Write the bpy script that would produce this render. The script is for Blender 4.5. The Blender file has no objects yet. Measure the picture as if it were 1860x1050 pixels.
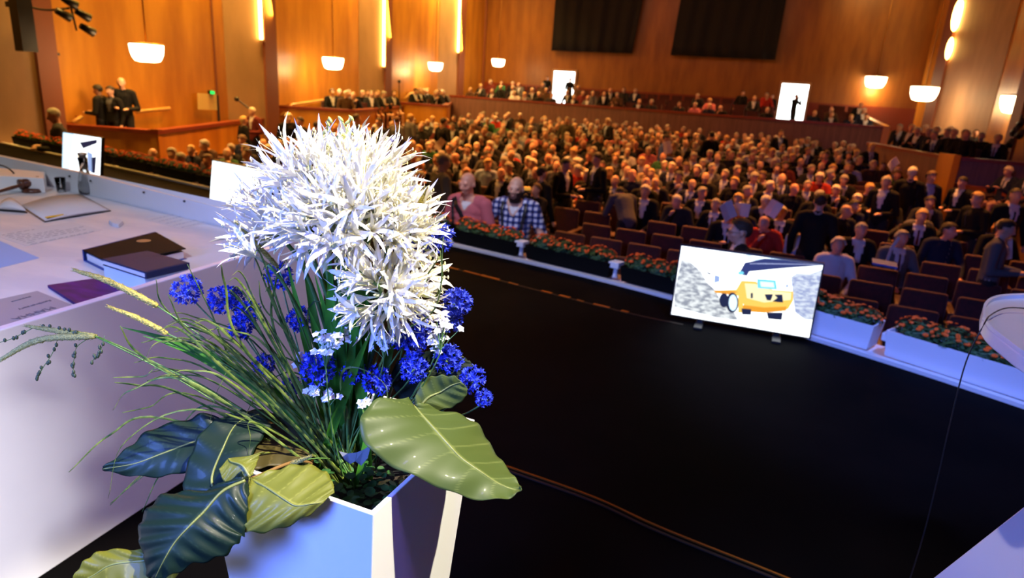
import bpy, bmesh, math, random
import numpy as np
from mathutils import Vector, Matrix, Euler, noise

random.seed(7); RS = random.Random(11)
D = bpy.data; C = bpy.context.scene.collection
scene = bpy.context.scene
PI = math.pi

# ---------------------------------------------------------------- camera
FPX, CX, CY, CAMZ = 1210.0, 930.0, 525.0, 1.7
YAW = math.radians(18); HOR = 160.0; TAU = .065
_d = (CY - HOR) * math.cos(math.atan(TAU)); _p = math.atan(_d / FPX); _r = math.atan(TAU)
FW = Vector((-math.sin(YAW) * math.cos(_p), math.cos(YAW) * math.cos(_p), -math.sin(_p)))
_rt0 = Vector((math.cos(YAW), math.sin(YAW), 0)); _up0 = _rt0.cross(FW)
RT = math.cos(_r) * _rt0 + math.sin(_r) * _up0
UP = -math.sin(_r) * _rt0 + math.cos(_r) * _up0
cam = D.cameras.new('camera'); camo = D.objects.new('camera', cam); C.objects.link(camo)
M = Matrix((RT, UP, -FW)).transposed().to_4x4(); M.translation = (0, 0, CAMZ); camo.matrix_world = M
cam.sensor_width = 36; cam.lens = 36 * FPX / 1860; cam.clip_start = .05; cam.clip_end = 200
cam.dof.use_dof = True; cam.dof.focus_distance = 1.3; cam.dof.aperture_fstop = 4.5
scene.camera = camo
scene.view_settings.view_transform = 'Standard'; scene.view_settings.look = 'None'
scene.view_settings.exposure = 0; scene.view_settings.gamma = 1; scene.view_settings.use_curve_mapping = False

def ray(px, py): return FW + RT * ((px - CX) / FPX) - UP * ((py - CY) / FPX)
def atz(px, py, z):
    d = ray(px, py); return d * ((z - CAMZ) / d.z) + Vector((0, 0, CAMZ))
def aty(px, py, y):
    d = ray(px, py); return d * (y / d.y) + Vector((0, 0, CAMZ))
def atx(px, py, x):
    d = ray(px, py); return d * (x / d.x) + Vector((0, 0, CAMZ))
def atd(px, py, dep): return ray(px, py) * dep + Vector((0, 0, CAMZ))
NH = Vector((-math.sin(YAW), math.cos(YAW), 0))
def Q(px, py, off=0.0):                                # point above the planter, off metres deeper than its middle
    d = ray(px, py); return d * ((1.23 + off) / d.dot(NH)) + Vector((0, 0, CAMZ))

# ---------------------------------------------------------------- world and lights
w = D.worlds.new('world'); scene.world = w; w.use_nodes = True
w.node_tree.nodes['Background'].inputs[0].default_value = (.02, .012, .008, 1)
w.node_tree.nodes['Background'].inputs[1].default_value = .12

def aim(o, target):
    o.rotation_euler = (Vector(target) - o.location).to_track_quat('-Z', 'Y').to_euler()
def spot(name, loc, tgt, power, color, size, blend, radius=.08):
    l = D.lights.new(name, 'SPOT'); l.energy = power; l.color = color; l.spot_size = math.radians(size); l.spot_blend = blend
    l.shadow_soft_size = radius; o = D.objects.new(name, l); o.location = loc; aim(o, tgt); C.objects.link(o); return o
def area(name, loc, tgt, power, color, sx, sy, spread=180):
    l = D.lights.new(name, 'AREA'); l.energy = power; l.color = color; l.shape = 'RECTANGLE'; l.size = sx; l.size_y = sy
    l.spread = math.radians(spread)
    o = D.objects.new(name, l); o.location = loc; aim(o, tgt); C.objects.link(o); return o
# stage lights
spot('key_spotlight', (1.5, .68, 4.9), (-.52, 1.08, 1.25), 2900, (1, .91, .68), 16, .45, .035)
spot('board_spotlight', (2.6, -1.6, 3.4), (-2.05, .38, .58), 2700, (1, .98, 1), 23, 1.0, .25)
area('blue_softlight', (-2.0, -3.2, 2.9), (-.7, 1.0, .6), 88, (.12, .235, 1), 2.2, 1.4, 60)
spot('blue_spotlight', (1.5, 2.0, 5.2), (1.3, 4.75, .1), 1700, (.19, .29, 1), 40, .6, .2)
spot('ledge_spotlight', (-2.6, 3.4, 5.4), (-2.3, 6.2, .0), 700, (.75, .78, 1), 42, .6, .2)
spot('violet_spotlight', (1.2, -.3, 5.0), (-1.8, 1.8, .45), 330, (.33, .19, 1), 44, .6, .3)
spot('lectern_spotlight', (2.2, 4.6, 5), (1.15, 2.4, 1.1), 260, (1, .85, .84), 22, .6, .1)
spot('table_spotlight', (-1.2, -1.8, 5.2), (-4.0, 3.1, .8), 650, (.72, .84, 1), 38, .6, .2)
spot('table_warm_spotlight', (1.2, 3.4, 6.0), (-3.1, 2.4, .8), 400, (1, .76, .66), 40, .6, .2)
spot('front_spotlight', (-1.2, .6, 5.4), (-2.7, 7.6, .5), 520, (.95, .74, .74), 17, .5, .15)  # fill added out of view to lift the faces at the stage edge
spot('front_spotlight', (1.8, .4, 5.4), (.2, 7.0, .4), 260, (.95, .74, .74), 12, .5, .15)  # second added fill, for the man behind the big screen
# hall lights
for i, (x, y) in enumerate([(-9, 14), (-3, 14), (2.5, 13.5), (-9, 22), (-1.5, 22), (-9, 29.5), (-1.5, 29.5)]):
    area('ceiling_lamp_light', (x, y + 2.5, 8.6), (x, y, 0), {14: 480, 13.5: 420, 22: 290, 29.5: 210}[y], (1, .33, .065), 1.2, 1.2, 75)
spot('back_wall_light', (-10.5, 31.0, 8.2), (-12.2, 36, 6.6), 420, (1, .55, .16), 60, 1, .3)
spot('back_wall_light', (4.6, 31.0, 8.2), (5.0, 36, 6.2), 620, (1, .55, .16), 62, 1, .3)
for i, (ya) in enumerate([9.0, 15.2, 22.6, 29.6]):
    area('left_wall_light', (-12.9, ya + .9, 8.5), (-14.2, ya + 1.2, 2.0), 640, (1, .55, .11), 2.6, .5, 140)
for a, b in ((16.15, 17.35), (23.2, 24.5), (30.2, 31.7)):
    area('tube_wash_light', (-13.86, b - .2, 6.0), (-14.25, a - .6, 5.6), 150, (1, .62, .06), .12, 5.5, 150)
area('rear_parapet_light', (-4.5, 24.0, 8.0), (-4.5, 33, 1.5), 110, (1, .5, .35), 14, 1, 120)

# ---------------------------------------------------------------- materials
MATS = {}
def mat(name, col, rough=.6, metal=0, spec=.5, emis=None, estr=0, alpha=1, trans=0, sheen=0):
    if name in MATS: return MATS[name]
    m = D.materials.new(name); m.use_nodes = True; b = m.node_tree.nodes['Principled BSDF']
    b.inputs['Base Color'].default_value = (*col, 1); b.inputs['Roughness'].default_value = rough
    b.inputs['Metallic'].default_value = metal; b.inputs['Specular IOR Level'].default_value = spec
    if emis: b.inputs['Emission Color'].default_value = (*emis, 1); b.inputs['Emission Strength'].default_value = estr
    if trans: b.inputs['Transmission Weight'].default_value = trans
    if sheen: b.inputs['Sheen Weight'].default_value = sheen
    MATS[name] = m; return m
def noisy(m, c1, c2, scale=(5, 5, 5), nscale=4, detail=4, lo=.35, hi=.65, bump=0, space='Object'):
    """mix two colours of the surface through a noise; scale stretches it"""
    nt = m.node_tree; N = nt.nodes; L = nt.links; b = N['Principled BSDF']
    tc = N.new('ShaderNodeTexCoord'); mp = N.new('ShaderNodeMapping'); mp.inputs['Scale'].default_value = scale
    no = N.new('ShaderNodeTexNoise'); no.inputs['Scale'].default_value = nscale; no.inputs['Detail'].default_value = detail
    cr = N.new('ShaderNodeValToRGB'); cr.color_ramp.elements[0].position = lo; cr.color_ramp.elements[1].position = hi
    cr.color_ramp.elements[0].color = (*c1, 1); cr.color_ramp.elements[1].color = (*c2, 1)
    L.new(tc.outputs[space], mp.inputs['Vector']); L.new(mp.outputs[0], no.inputs['Vector'])
    L.new(no.outputs['Fac'], cr.inputs[0]); L.new(cr.outputs[0], b.inputs['Base Color'])
    if bump:
        bp = N.new('ShaderNodeBump'); bp.inputs['Strength'].default_value = bump; bp.inputs['Distance'].default_value = .01
        L.new(no.outputs['Fac'], bp.inputs['Height']); L.new(bp.outputs[0], b.inputs['Normal'])
    return m
def translucent(m, w=.35, col=None):
    nt = m.node_tree; N = nt.nodes; L = nt.links; b = N['Principled BSDF']; out = [n for n in N if n.type == 'OUTPUT_MATERIAL'][0]
    t = N.new('ShaderNodeBsdfTranslucent'); mx = N.new('ShaderNodeMixShader'); mx.inputs[0].default_value = w
    src = b.inputs['Base Color']
    if src.is_linked: L.new(src.links[0].from_socket, t.inputs['Color'])
    else: t.inputs['Color'].default_value = src.default_value
    L.new(b.outputs[0], mx.inputs[1]); L.new(t.outputs[0], mx.inputs[2]); L.new(mx.outputs[0], out.inputs['Surface'])
    return m
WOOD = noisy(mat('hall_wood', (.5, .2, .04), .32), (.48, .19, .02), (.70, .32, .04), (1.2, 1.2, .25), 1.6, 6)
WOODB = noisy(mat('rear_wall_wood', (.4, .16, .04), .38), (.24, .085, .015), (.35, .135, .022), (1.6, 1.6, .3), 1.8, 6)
WOODF = noisy(mat('parapet_wood', (.3, .12, .05), .45), (.17, .085, .06), (.24, .12, .085), (6, 6, .4), 2.5, 5)
WOODR = mat('red_rail_wood', (.22, .035, .012), .35)
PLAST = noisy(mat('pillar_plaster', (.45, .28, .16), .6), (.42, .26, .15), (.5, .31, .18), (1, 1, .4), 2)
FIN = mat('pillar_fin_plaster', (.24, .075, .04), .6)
PARQ = noisy(mat('parquet_floor', (.08, .03, .015), .5), (.05, .018, .01), (.09, .032, .015), (3, 3, 3), 3)
CEIL = mat('ceiling_plaster', (.35, .25, .18), .8)
STAGE = noisy(mat('black_stage_floor', (.006, .005, .005), .8, spec=.04), (.0012, .0011, .0012), (.0035, .0025, .002), (1, 1, 1), 3, 6, .35, .7)
DRAPE = mat('grey_black_cloth', (.022, .022, .027), .95, spec=.1)
WHITE = noisy(mat('white_lacquer', (.8, .8, .82), .35), (.79, .79, .81), (.83, .83, .84), (1, 1, 1), 3)
PLANTW = noisy(mat('planter_white_lacquer', (.8, .8, .8), .3), (.79, .79, .8), (.82, .82, .82), (1, 1, 1), 2)
TROUGHW = mat('trough_white_plastic', (.75, .76, .8), .4)
TROUGHSHADE = mat('trough_black_plastic', (.003, .003, .003), .7, spec=.1)  # white troughs standing in shade, the shade painted as black
ALU = mat('ledge_aluminium', (.72, .72, .72), .4, .1)
BRASS = mat('brass_strip', (.55, .26, .05), .4, 1)
RED = noisy(mat('red_seat_velvet', (.12, .012, .008), .8, sheen=.25), (.045, .004, .003), (.078, .006, .005), (6, 6, 6), 4)
REDW = mat('seat_dark_wood', (.06, .018, .01), .4)
BLK = mat('black_plastic', (.01, .01, .011), .4)
SOIL = noisy(mat('dark_soil', (.02, .012, .008), .9), (.008, .006, .004), (.03, .018, .01), (30, 30, 30), 4, 4, bump=.5)
LAMPM = mat('lamp_crystal_glow', (1, .9, .7), .3, emis=(1, .80, .48), estr=9)
TUBEM = mat('tube_lamp_glow', (1, .9, .6), .3, emis=(1, .56, .13), estr=17)
DOORM = mat('bright_lobby_glow', (1, 1, 1), .5, emis=(.92, 1, .98), estr=5)
LAMPCAP = mat('lamp_brass', (.6, .35, .12), .35, 1)

# ---------------------------------------------------------------- helpers
def link(o, parent=None):
    C.objects.link(o)
    if parent: o.parent = parent
    return o
def tag(o, label=None, cat=None, group=None, kind=None):
    if label: o['label'] = label
    if cat: o['category'] = cat
    if group: o['group'] = group
    if kind: o['kind'] = kind
    return o
def empty(name, loc, label=None, cat=None, group=None, rz=0):
    o = D.objects.new(name, None); o.location = loc; o.rotation_euler.z = rz; o.empty_display_size = .1
    C.objects.link(o); return tag(o, label, cat, group)
class MB:
    def __init__(s): s.v = []; s.f = []; s.m = []; s.cur = 0
    def add(s, vs, fs):
        n = len(s.v); s.v += [tuple(v) for v in vs]; s.f += [tuple(i + n for i in f) for f in fs]; s.m += [s.cur] * len(fs); return s
    def box(s, lo, hi, rz=0, c=(0, 0, 0)):
        vs = [Vector((x, y, z)) for x in (lo[0], hi[0]) for y in (lo[1], hi[1]) for z in (lo[2], hi[2])]
        if rz:
            R = Matrix.Rotation(rz, 3, 'Z'); vs = [R @ v for v in vs]
        vs = [v + Vector(c) for v in vs]
        return s.add(vs, [(0, 1, 3, 2), (4, 6, 7, 5), (0, 4, 5, 1), (2, 3, 7, 6), (0, 2, 6, 4), (1, 5, 7, 3)])
    def prism(s, poly, z0, z1):
        n = len(poly); vs = [(p[0], p[1], z0) for p in poly] + [(p[0], p[1], z1) for p in poly]
        return s.add(vs, [tuple(range(n - 1, -1, -1)), tuple(range(n, 2 * n))] + [(i, (i + 1) % n, n + (i + 1) % n, n + i) for i in range(n)])
    def hexa(s, a, b):                                  # two quads a,b -> solid
        return s.add(list(a) + list(b), [(3, 2, 1, 0), (4, 5, 6, 7), (0, 1, 5, 4), (1, 2, 6, 5), (2, 3, 7, 6), (3, 0, 4, 7)])
    def tube(s, pts, r, n=6, cap=True):
        pts = [Vector(p) for p in pts]; rs = r if isinstance(r, (list, tuple)) else [r] * len(pts)
        base = len(s.v); up = Vector((0, 0, 1)); vs = []
        for i, p in enumerate(pts):
            t = (pts[min(i + 1, len(pts) - 1)] - pts[max(i - 1, 0)])
            t = t.normalized() if t.length > 1e-9 else Vector((0, 0, 1))
            a = t.cross(Vector((0, 0, 1)) if abs(t.z) < .9 else Vector((1, 0, 0))).normalized(); b = t.cross(a)
            for k in range(n):
                an = 2 * PI * k / n; vs.append(p + (a * math.cos(an) + b * math.sin(an)) * rs[i])
        fs = [(i * n + k, i * n + (k + 1) % n, (i + 1) * n + (k + 1) % n, (i + 1) * n + k) for i in range(len(pts) - 1) for k in range(n)]
        if cap: fs += [tuple(range(n - 1, -1, -1)), tuple(range((len(pts) - 1) * n, len(pts) * n))]
        return s.add(vs, fs)
    def lathe(s, prof, c=(0, 0, 0), n=20):
        vs = []; 
        for r, z in prof:
            for k in range(n): a = 2 * PI * k / n; vs.append((c[0] + r * math.cos(a), c[1] + r * math.sin(a), c[2] + z))
        fs = [(i * n + k, i * n + (k + 1) % n, (i + 1) * n + (k + 1) % n, (i + 1) * n + k) for i in range(len(prof) - 1) for k in range(n)]
        return s.add(vs, fs)
    def ball(s, c, r, n=8, m=6, sc=(1, 1, 1)):
        prof = [(max(1e-4, r * math.sin(PI * i / m)), -r * math.cos(PI * i / m)) for i in range(m + 1)]
        k0 = len(s.v); s.lathe(prof, (0, 0, 0), n)
        for i in range(k0, len(s.v)):
            v = s.v[i]; s.v[i] = (c[0] + v[0] * sc[0], c[1] + v[1] * sc[1], c[2] + v[2] * sc[2])
        return s
    def ribbon(s, pts, ws, side, fold=0.0, nrm=None):   # strip with a midline; side = width direction(s)
        vs = []
        for i, p in enumerate(pts):
            sd = side[i] if isinstance(side, list) else side
            p = Vector(p); nn = nrm if nrm is not None else Vector((0, 0, 1))
            vs += [p - sd * ws[i] + nn * fold * ws[i], p, p + sd * ws[i] + nn * fold * ws[i]]
        fs = []
        for i in range(len(pts) - 1):
            a = i * 3; fs += [(a, a + 1, a + 4, a + 3), (a + 1, a + 2, a + 5, a + 4)]
        return s.add(vs, fs)
    def build(s, name, mats, parent=None, smooth=False, local=None):
        me = D.meshes.new(name); off = Vector((0, 0, 0))
        if local is not None: off = Vector(local)
        me.from_pydata([Vector(v) - off for v in s.v], [], s.f)
        for m_ in (mats if isinstance(mats, (list, tuple)) else [mats]): me.materials.append(m_)
        if any(s.m): me.polygons.foreach_set('material_index', s.m)
        if smooth: me.polygons.foreach_set('use_smooth', [True] * len(me.polygons))
        me.update()
        o = D.objects.new(name, me); return link(o, parent)
def bevel(o, w=.005, seg=2):
    b = o.modifiers.new('bevel', 'BEVEL'); b.width = w; b.segments = seg; b.limit_method = 'ANGLE'; return o
def struct(name, mb, m, smooth=False, parent=None):
    o = mb.build(name, m, parent, smooth); o['kind'] = 'structure'; return o
def part(name, mb, m, root, smooth=False):
    """vertices given in world space, root unrotated"""
    return mb.build(name, m, root, smooth, local=root.location)
def copy_tree(o, parent=None):
    c = o.copy(); C.objects.link(c); c.parent = parent
    for ch in list(o.children): copy_tree(ch, c)
    return c
ORD = ['zeroth', 'first', 'second', 'third', 'fourth', 'fifth', 'sixth', 'seventh', 'eighth', 'ninth', 'tenth', 'eleventh', 'twelfth', 'thirteenth', 'fourteenth', 'fifteenth', 'sixteenth', 'seventeenth', 'eighteenth', 'nineteenth']
TENS = {20: 'twenty', 30: 'thirty', 40: 'forty', 50: 'fifty', 60: 'sixty'}
def ordn(n):
    if n < 20: return ORD[n]
    t, u = n // 10 * 10, n % 10
    return (TENS[t][:-1] + 'ieth') if u == 0 else TENS[t] + '-' + ORD[u]
def lerp(a, b, t): return a + (b - a) * t
def sm(pts, n=8):                                       # Catmull-Rom through points
    pts = [Vector(p) for p in pts]; P = [pts[0] * 2 - pts[1]] + pts + [pts[-1] * 2 - pts[-2]]; out = []
    for i in range(1, len(P) - 2):
        for k in range(n):
            t = k / n; a, b, c, d = P[i - 1], P[i], P[i + 1], P[i + 2]
            out.append(.5 * ((2 * b) + (c - a) * t + (2 * a - 5 * b + 4 * c - d) * t * t + (3 * b - a - 3 * c + d) * t ** 3))
    out.append(pts[-1]); return out

# ================================================================ THE SETTING
XL, XR, YB, ZC = -14.2, 7.2, 36.0, 9.0
def floor_z(y): return -1.2 if y < 10 else -1.2 + .6 * min(1, (y - 10) / 20)
# parquet (raked)
mb = MB()
for y0, y1 in ((4.0, 10), (10, 30), (30, 36.2)):
    a, b = floor_z(y0), floor_z(y1)
    mb.hexa([(XL - .5, y0, a - .2), (XR + .5, y0, a - .2), (XR + .5, y1, b - .2), (XL - .5, y1, b - .2)], [(XL - .5, y0, a), (XR + .5, y0, a), (XR + .5, y1, b), (XL - .5, y1, b)])
struct('floor', mb, PARQ)
# stage: edge curve
EDGE = [(-16, 10.2), (-13.96, 9.55), (-10.36, 8.65), (-7.0, 7.75), (-2.91, 6.60), (-.96, 6.02), (.4, 5.45), (1.12, 5.08), (1.9, 4.6), (3.4, 3.55)]
EC = sm([(x, y, 0) for x, y in EDGE], 6)
def edge_at(x):
    for a, b in zip(EC, EC[1:]):
        if a.x <= x <= b.x: t = (x - a.x) / (b.x - a.x); return Vector((x, lerp(a.y, b.y, t), 0)), (b - a).normalized()
    return EC[-1], (EC[-1] - EC[-2]).normalized()
poly = [(p.x, p.y) for p in EC] + [(3.4, -4), (-16, -4)]
struct('stage_floor', MB().prism(poly[::-1], -1.2, 0), STAGE)
def strip(name, pts, off, wd, z0, z1, m):
    mb = MB(); n = []
    for i, p in enumerate(pts):
        t = (pts[min(i + 1, len(pts) - 1)] - pts[max(0, i - 1)]).normalized(); n.append(Vector((-t.y, t.x, 0)))
    for i in range(len(pts) - 1):
        a, b = pts[i] + n[i] * off, pts[i + 1] + n[i + 1] * off; c, d = pts[i + 1] + n[i + 1] * (off + wd), pts[i] + n[i] * (off + wd)
        mb.hexa([(q.x, q.y, z0) for q in (a, b, c, d)], [(q.x, q.y, z1) for q in (a, b, c, d)])
    return mb
struct('trim_1', strip('', EC, -.02, .055, -.03, .028, ALU), ALU)
struct('trim_2', strip('', EC, .035, .32, -.06, .0, ALU), WHITE)
# brass strips set into the stage floor
bp = [atz(*p, .003) for p in ((740, 468), (830, 490), (985, 530), (1145, 570), (1240, 590))]
def along(px): k = [740, 830, 985, 1145, 1240]; i = max(0, min(3, sum(px > v for v in k[1:]))); return bp[i].lerp(bp[i + 1], (px - k[i]) / (k[i + 1] - k[i]))
struct('trim_3', strip('', sm(bp, 5), 0, .022, .0004, .003, BRASS), mat('worn_dark_strip', (.03, .018, .01), .5, .6))
for j, (xa, xb) in enumerate(((790, 832), (842, 872), (874, 908), (926, 942), (982, 1002), (1016, 1036), (1050, 1062), (1080, 1108), (1128, 1140))):
    a, b = along(xa), along(xb); struct('trim_%d' % (20 + j), strip('', [a, a.lerp(b, .5), b], -.002, .022 + .008 * (j % 3), .003, .008, BRASS), BRASS)  # lamp glints on the worn strip, shaped as short brass pieces
bp = [atz(*p, .003) for p in ((900, 842), (940, 855), (1080, 905), (1200, 960), (1430, 1052), (1560, 1110))]
struct('trim_4', strip('', sm(bp, 5), 0, .010, .0005, .006, BRASS), BRASS)
struct('trim_5', strip('', sm(bp, 5), -.03, .012, .0005, .005, ALU), mat('dark_strip_metal', (.06, .05, .045), .4, .8))
# walls
def wallquad(mb, x0, y0, x1, y1, z0, z1, th=.15, side=1):
    t = Vector((x1 - x0, y1 - y0, 0)).normalized(); n = Vector((t.y, -t.x, 0)) * (-th * side)
    a, b = Vector((x0, y0, 0)), Vector((x1, y1, 0)); c, d = b + n, a + n
    mb.hexa([(q.x, q.y, z0) for q in (a, b, c, d)], [(q.x, q.y, z1) for q in (a, b, c, d)])
# left wall: panel / tan pillar face / tube / dark fin, repeated.  (y of panel end, y of fin start, y of fin end)
PIL = [(9.1, 10.35, 10.9), (16.15, 17.35, 18.0), (23.2, 24.5, 25.1), (30.2, 31.7, 32.5)]
ystart = 4.0; wl = MB()
for a, b, c in PIL:
    wallquad(wl, XL, ystart, XL, a, -1.2, ZC); ystart = c - .05
wallquad(wl, XL, ystart, XL, YB + .1, -1.2, ZC)
struct('wall_left', wl, WOOD)
tz = [(3.4, 8.6), (2.6, 8.6), (2.2, 8.6), (3.2, 8.6)]
for i, (a, b, c) in enumerate(PIL):
    m1 = MB(); m1.prism([(XL - .1, a), (XL + .02, a), (XL + .34, b), (XL - .1, b)][::-1], -1.2, ZC)
    p = struct('wall_left_pillar', m1, PLAST)
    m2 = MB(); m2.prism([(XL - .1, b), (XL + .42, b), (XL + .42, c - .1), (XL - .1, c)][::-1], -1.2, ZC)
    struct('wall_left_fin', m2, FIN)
    if i:
        t = empty('tube_lamp', (XL + .36, b - .09, tz[i][0]), 'vertical glowing yellow tube lamp on the ' + ['', 'nearest', 'middle', 'farthest'][i] + ' lit pillar of the left wall', 'lamp')
        part('glass_tube', MB().tube([(XL + .40, b - .12, tz[i][0]), (XL + .40, b - .12, tz[i][1])], .05, 8), TUBEM, t, True)
        part('end_cap', MB().box((XL + .36, b - .16, tz[i][0] - .05), (XL + .44, b - .0, tz[i][0])), LAMPCAP, t)
# slim dark seam beside the second pillar
struct('trim_6', MB().box((XL, 15.7, -1.2), (XL + .03, 15.76, ZC)), FIN)
# right wall
wr = MB(); PR = [(20.5, 21.6, 22.4), (25.4, 30.7, 32.4)]
ys = 9.0
for a, b, c in PR:
    wallquad(wr, XR, ys, XR, a, -1.2, ZC, side=-1); ys = c - .05
wallquad(wr, XR, ys, XR, YB + .1, -1.2, ZC, side=-1)
struct('wall_right', wr, WOOD)
for i, (a, b, c) in enumerate(PR):
    struct('wall_right_pillar', MB().prism([(XR + .1, a), (XR - .02, a), (XR - .34, b), (XR + .1, b)], -1.2, ZC), PLAST)
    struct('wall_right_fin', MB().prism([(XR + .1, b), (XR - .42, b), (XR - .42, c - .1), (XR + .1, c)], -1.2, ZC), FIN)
    if i == 1:
        for k, (z0, z1) in enumerate(((3.75, 4.55), (4.75, 5.9), (6.1, 7.3))):
            t = empty('wall_lamp', (XR - .42, b - .12, z0), ['lowest', 'middle', 'highest'][k] + ' of the stacked glowing yellow lamps on the right wall pillar', 'lamp')
            part('glass_tube', MB().ball((XR - .44, b - .14, (z0 + z1) / 2), (z1 - z0) / 2, 10, 8, (.28, .28, 1)), TUBEM, t, True)
# rear wall, ceiling
def slab(P):                                           # slab between pixel corners on rear wall y
    pass
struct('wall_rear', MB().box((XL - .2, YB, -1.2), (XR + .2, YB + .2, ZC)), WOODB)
struct('ceiling', MB().box((XL - .2, 3, ZC), (XR + .2, YB + .2, ZC + .2)), CEIL)
struct('trim_7', MB().box((XL, YB - .06, .9), (XR, YB, 1.93)), WOODR)
struct('trim_8', MB().box((XL, YB - .12, .9), (XL + .12, YB, ZC)), FIN)
# drapes hung before the rear wall
for k, (tl, tr, br, bl) in enumerate([((1008, 0), (1168, 0), (1148, 97), (1001, 92)), ((1236, 0), (1428, 0), (1408, 109), (1218, 100))]):
    P = [aty(*q, YB - .35) for q in (tl, tr, br, bl)]; mb = MB(); nx = 60
    t = empty('hanging_drape', (P[3] + P[2]) / 2, ['dark grey cloth drape hung on the rear wall, nearer its left corner', 'wider dark grey cloth drape hung right of the middle of the rear wall'][k], 'drape')
    vs = []; 
    for j in range(7):
        for i in range(nx + 1):
            u = i / nx; v = j / 6; p = P[3].lerp(P[2], u).lerp(P[0].lerp(P[1], u), v * 1.4)
            y = YB - .35 + .05 * math.sin(u * 41 + .6 * math.sin(v * 3 + k)) + .03 * math.sin(u * 17 + 2)
            vs.append((p.x, y, p.z))
    mb.add(vs, [(j * (nx + 1) + i, j * (nx + 1) + i + 1, (j + 1) * (nx + 1) + i + 1, (j + 1) * (nx + 1) + i) for j in range(6) for i in range(nx)])
    o = part('cloth', mb, DRAPE, t, True); sd = o.modifiers.new('s', 'SOLIDIFY'); sd.thickness = .01
    top = max(v[2] for v in vs)
    part('hanging_bar', MB().tube([(P[0].x - .2, YB - .35, top + .03), (P[1].x + .25, YB - .35, top + .03)], .03, 8), BLK, t, True)

# ---------------------------------------------------------------- balconies
def balcony_front(name, pts, zt, zb, rail=True, th=.14, mat_=None):
    """parapet along a polyline with red rail"""
    mb = MB(); rb = MB()
    for a, b in zip(pts, pts[1:]):
        t = (Vector(b) - Vector(a)).normalized(); n = Vector((-t.y, t.x)) * th; e = t * .02
        q = [Vector(a) - e, Vector(b) + e, Vector(b) + e + n, Vector(a) - e + n]
        mb.hexa([(p.x, p.y, zb) for p in q], [(p.x, p.y, zt - .08) for p in q])
        n2 = n * 1.5; m_ = n * -.3; q = [Vector(a) - e * 2 + m_, Vector(b) + e * 2 + m_, Vector(b) + e * 2 + n2, Vector(a) - e * 2 + n2]
        rb.hexa([(p.x, p.y, zt - .08) for p in q], [(p.x, p.y, zt) for p in q])
    o = struct(name, mb, mat_ or WOODF); struct(name + '_rail', rb, WOODR, parent=o); return o
# rear balcony
ZRB = 1.2
balcony_front('wall_balcony', [(-13.7, 30.6), (4.75, 28.4)], ZRB, -.7)
def rb_front(x): return lerp(30.6, 28.4, (x + 13.7) / 18.45)
for k in range(4):                                    # stepped platform
    z = .25 + .22 * k; y0 = .14 + 1.35 * k
    a = [(-14.1, rb_front(-14.1) + y0, -1.0), (5.0, rb_front(5.0) + y0, -1.0), (5.0, 35.9, -1.0), (-14.1, 35.9, -1.0)]
    struct('balcony_step', MB().hexa(a, [(p[0], p[1], z) for p in a]), PARQ)
struct('wall_balcony_end', MB().hexa([(4.75, 28.3, -.7), (4.95, 28.25, -.7), (4.95, 35.9, -.7), (4.75, 35.9, -.7)], [(4.75, 28.3, 1.22), (4.95, 28.25, 1.22), (4.95, 35.9, 1.6), (4.75, 35.9, 1.6)]), WOOD)  # lighter wood stands for the orange light on this end face
# boxes along the left wall: front polylines from pixel readings
BOX1 = [Vector((-14.15, 10.9)), Vector((-12.0, 11.46)), Vector((-13.4, 15.4)), Vector((-14.15, 18.2))]
BOX2 = [Vector((-14.15, 18.4)), Vector((-11.9, 19.2)), Vector((-12.9, 23.2)), Vector((-13.5, 25.6))]
BOX3 = [Vector((-14.15, 25.2)), Vector((-11.5, 25.35)), Vector((-13.6, 30.55))]
def boxfill(name, pts, zf, x=-14.15):
    mb = MB(); q = [(p.x, p.y) for p in pts] + [(x, pts[-1].y), (x, pts[0].y)]
    mb.prism(q[::-1] if x < 0 else q, -1.25, zf); return struct(name, mb, PARQ)
balcony_front('wall_box', BOX1, .35, -1.2, mat_=WOOD); boxfill('box_step', BOX1, -.45)
balcony_front('wall_box', BOX2, .72, -1.2, mat_=WOOD); boxfill('box_step', BOX2, -.05)
balcony_front('wall_box', BOX3, .88, -1.2, mat_=WOOD); boxfill('box_step', BOX3, .1)
# boxes along the right wall
BOXA = [Vector((3.9, 22.9)), Vector((4.55, 18.9))]
mbx = MB()
balcony_front('wall_box', [Vector((3.55, 23.0)), Vector((4.5, 18.75)), Vector((7.1, 18.3))][::1], .8, -1.2)
struct('box_step', MB().prism([(3.7, 23.0), (4.6, 18.9), (7.15, 18.4), (7.15, 28.3), (4.3, 28.3)], -1.25, .05), PARQ)
struct('wall_box_end', MB().prism([(4.45, 18.72), (4.62, 18.66), (4.78, 18.2), (4.64, 18.2)], -1.2, .86), WOOD)  # end face catching orange light, put in as lighter wood
balcony_front('wall_box', [Vector((4.75, 18.5)), Vector((5.3, 17.9)), Vector((6.1, 15.2)), Vector((7.1, 13.5))], .2, -1.2)
struct('box_step', MB().prism([(4.85, 18.45), (5.4, 17.95), (6.2, 15.2), (7.15, 13.6), (7.15, 18.3)], -1.25, -.55), PARQ)
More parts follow.
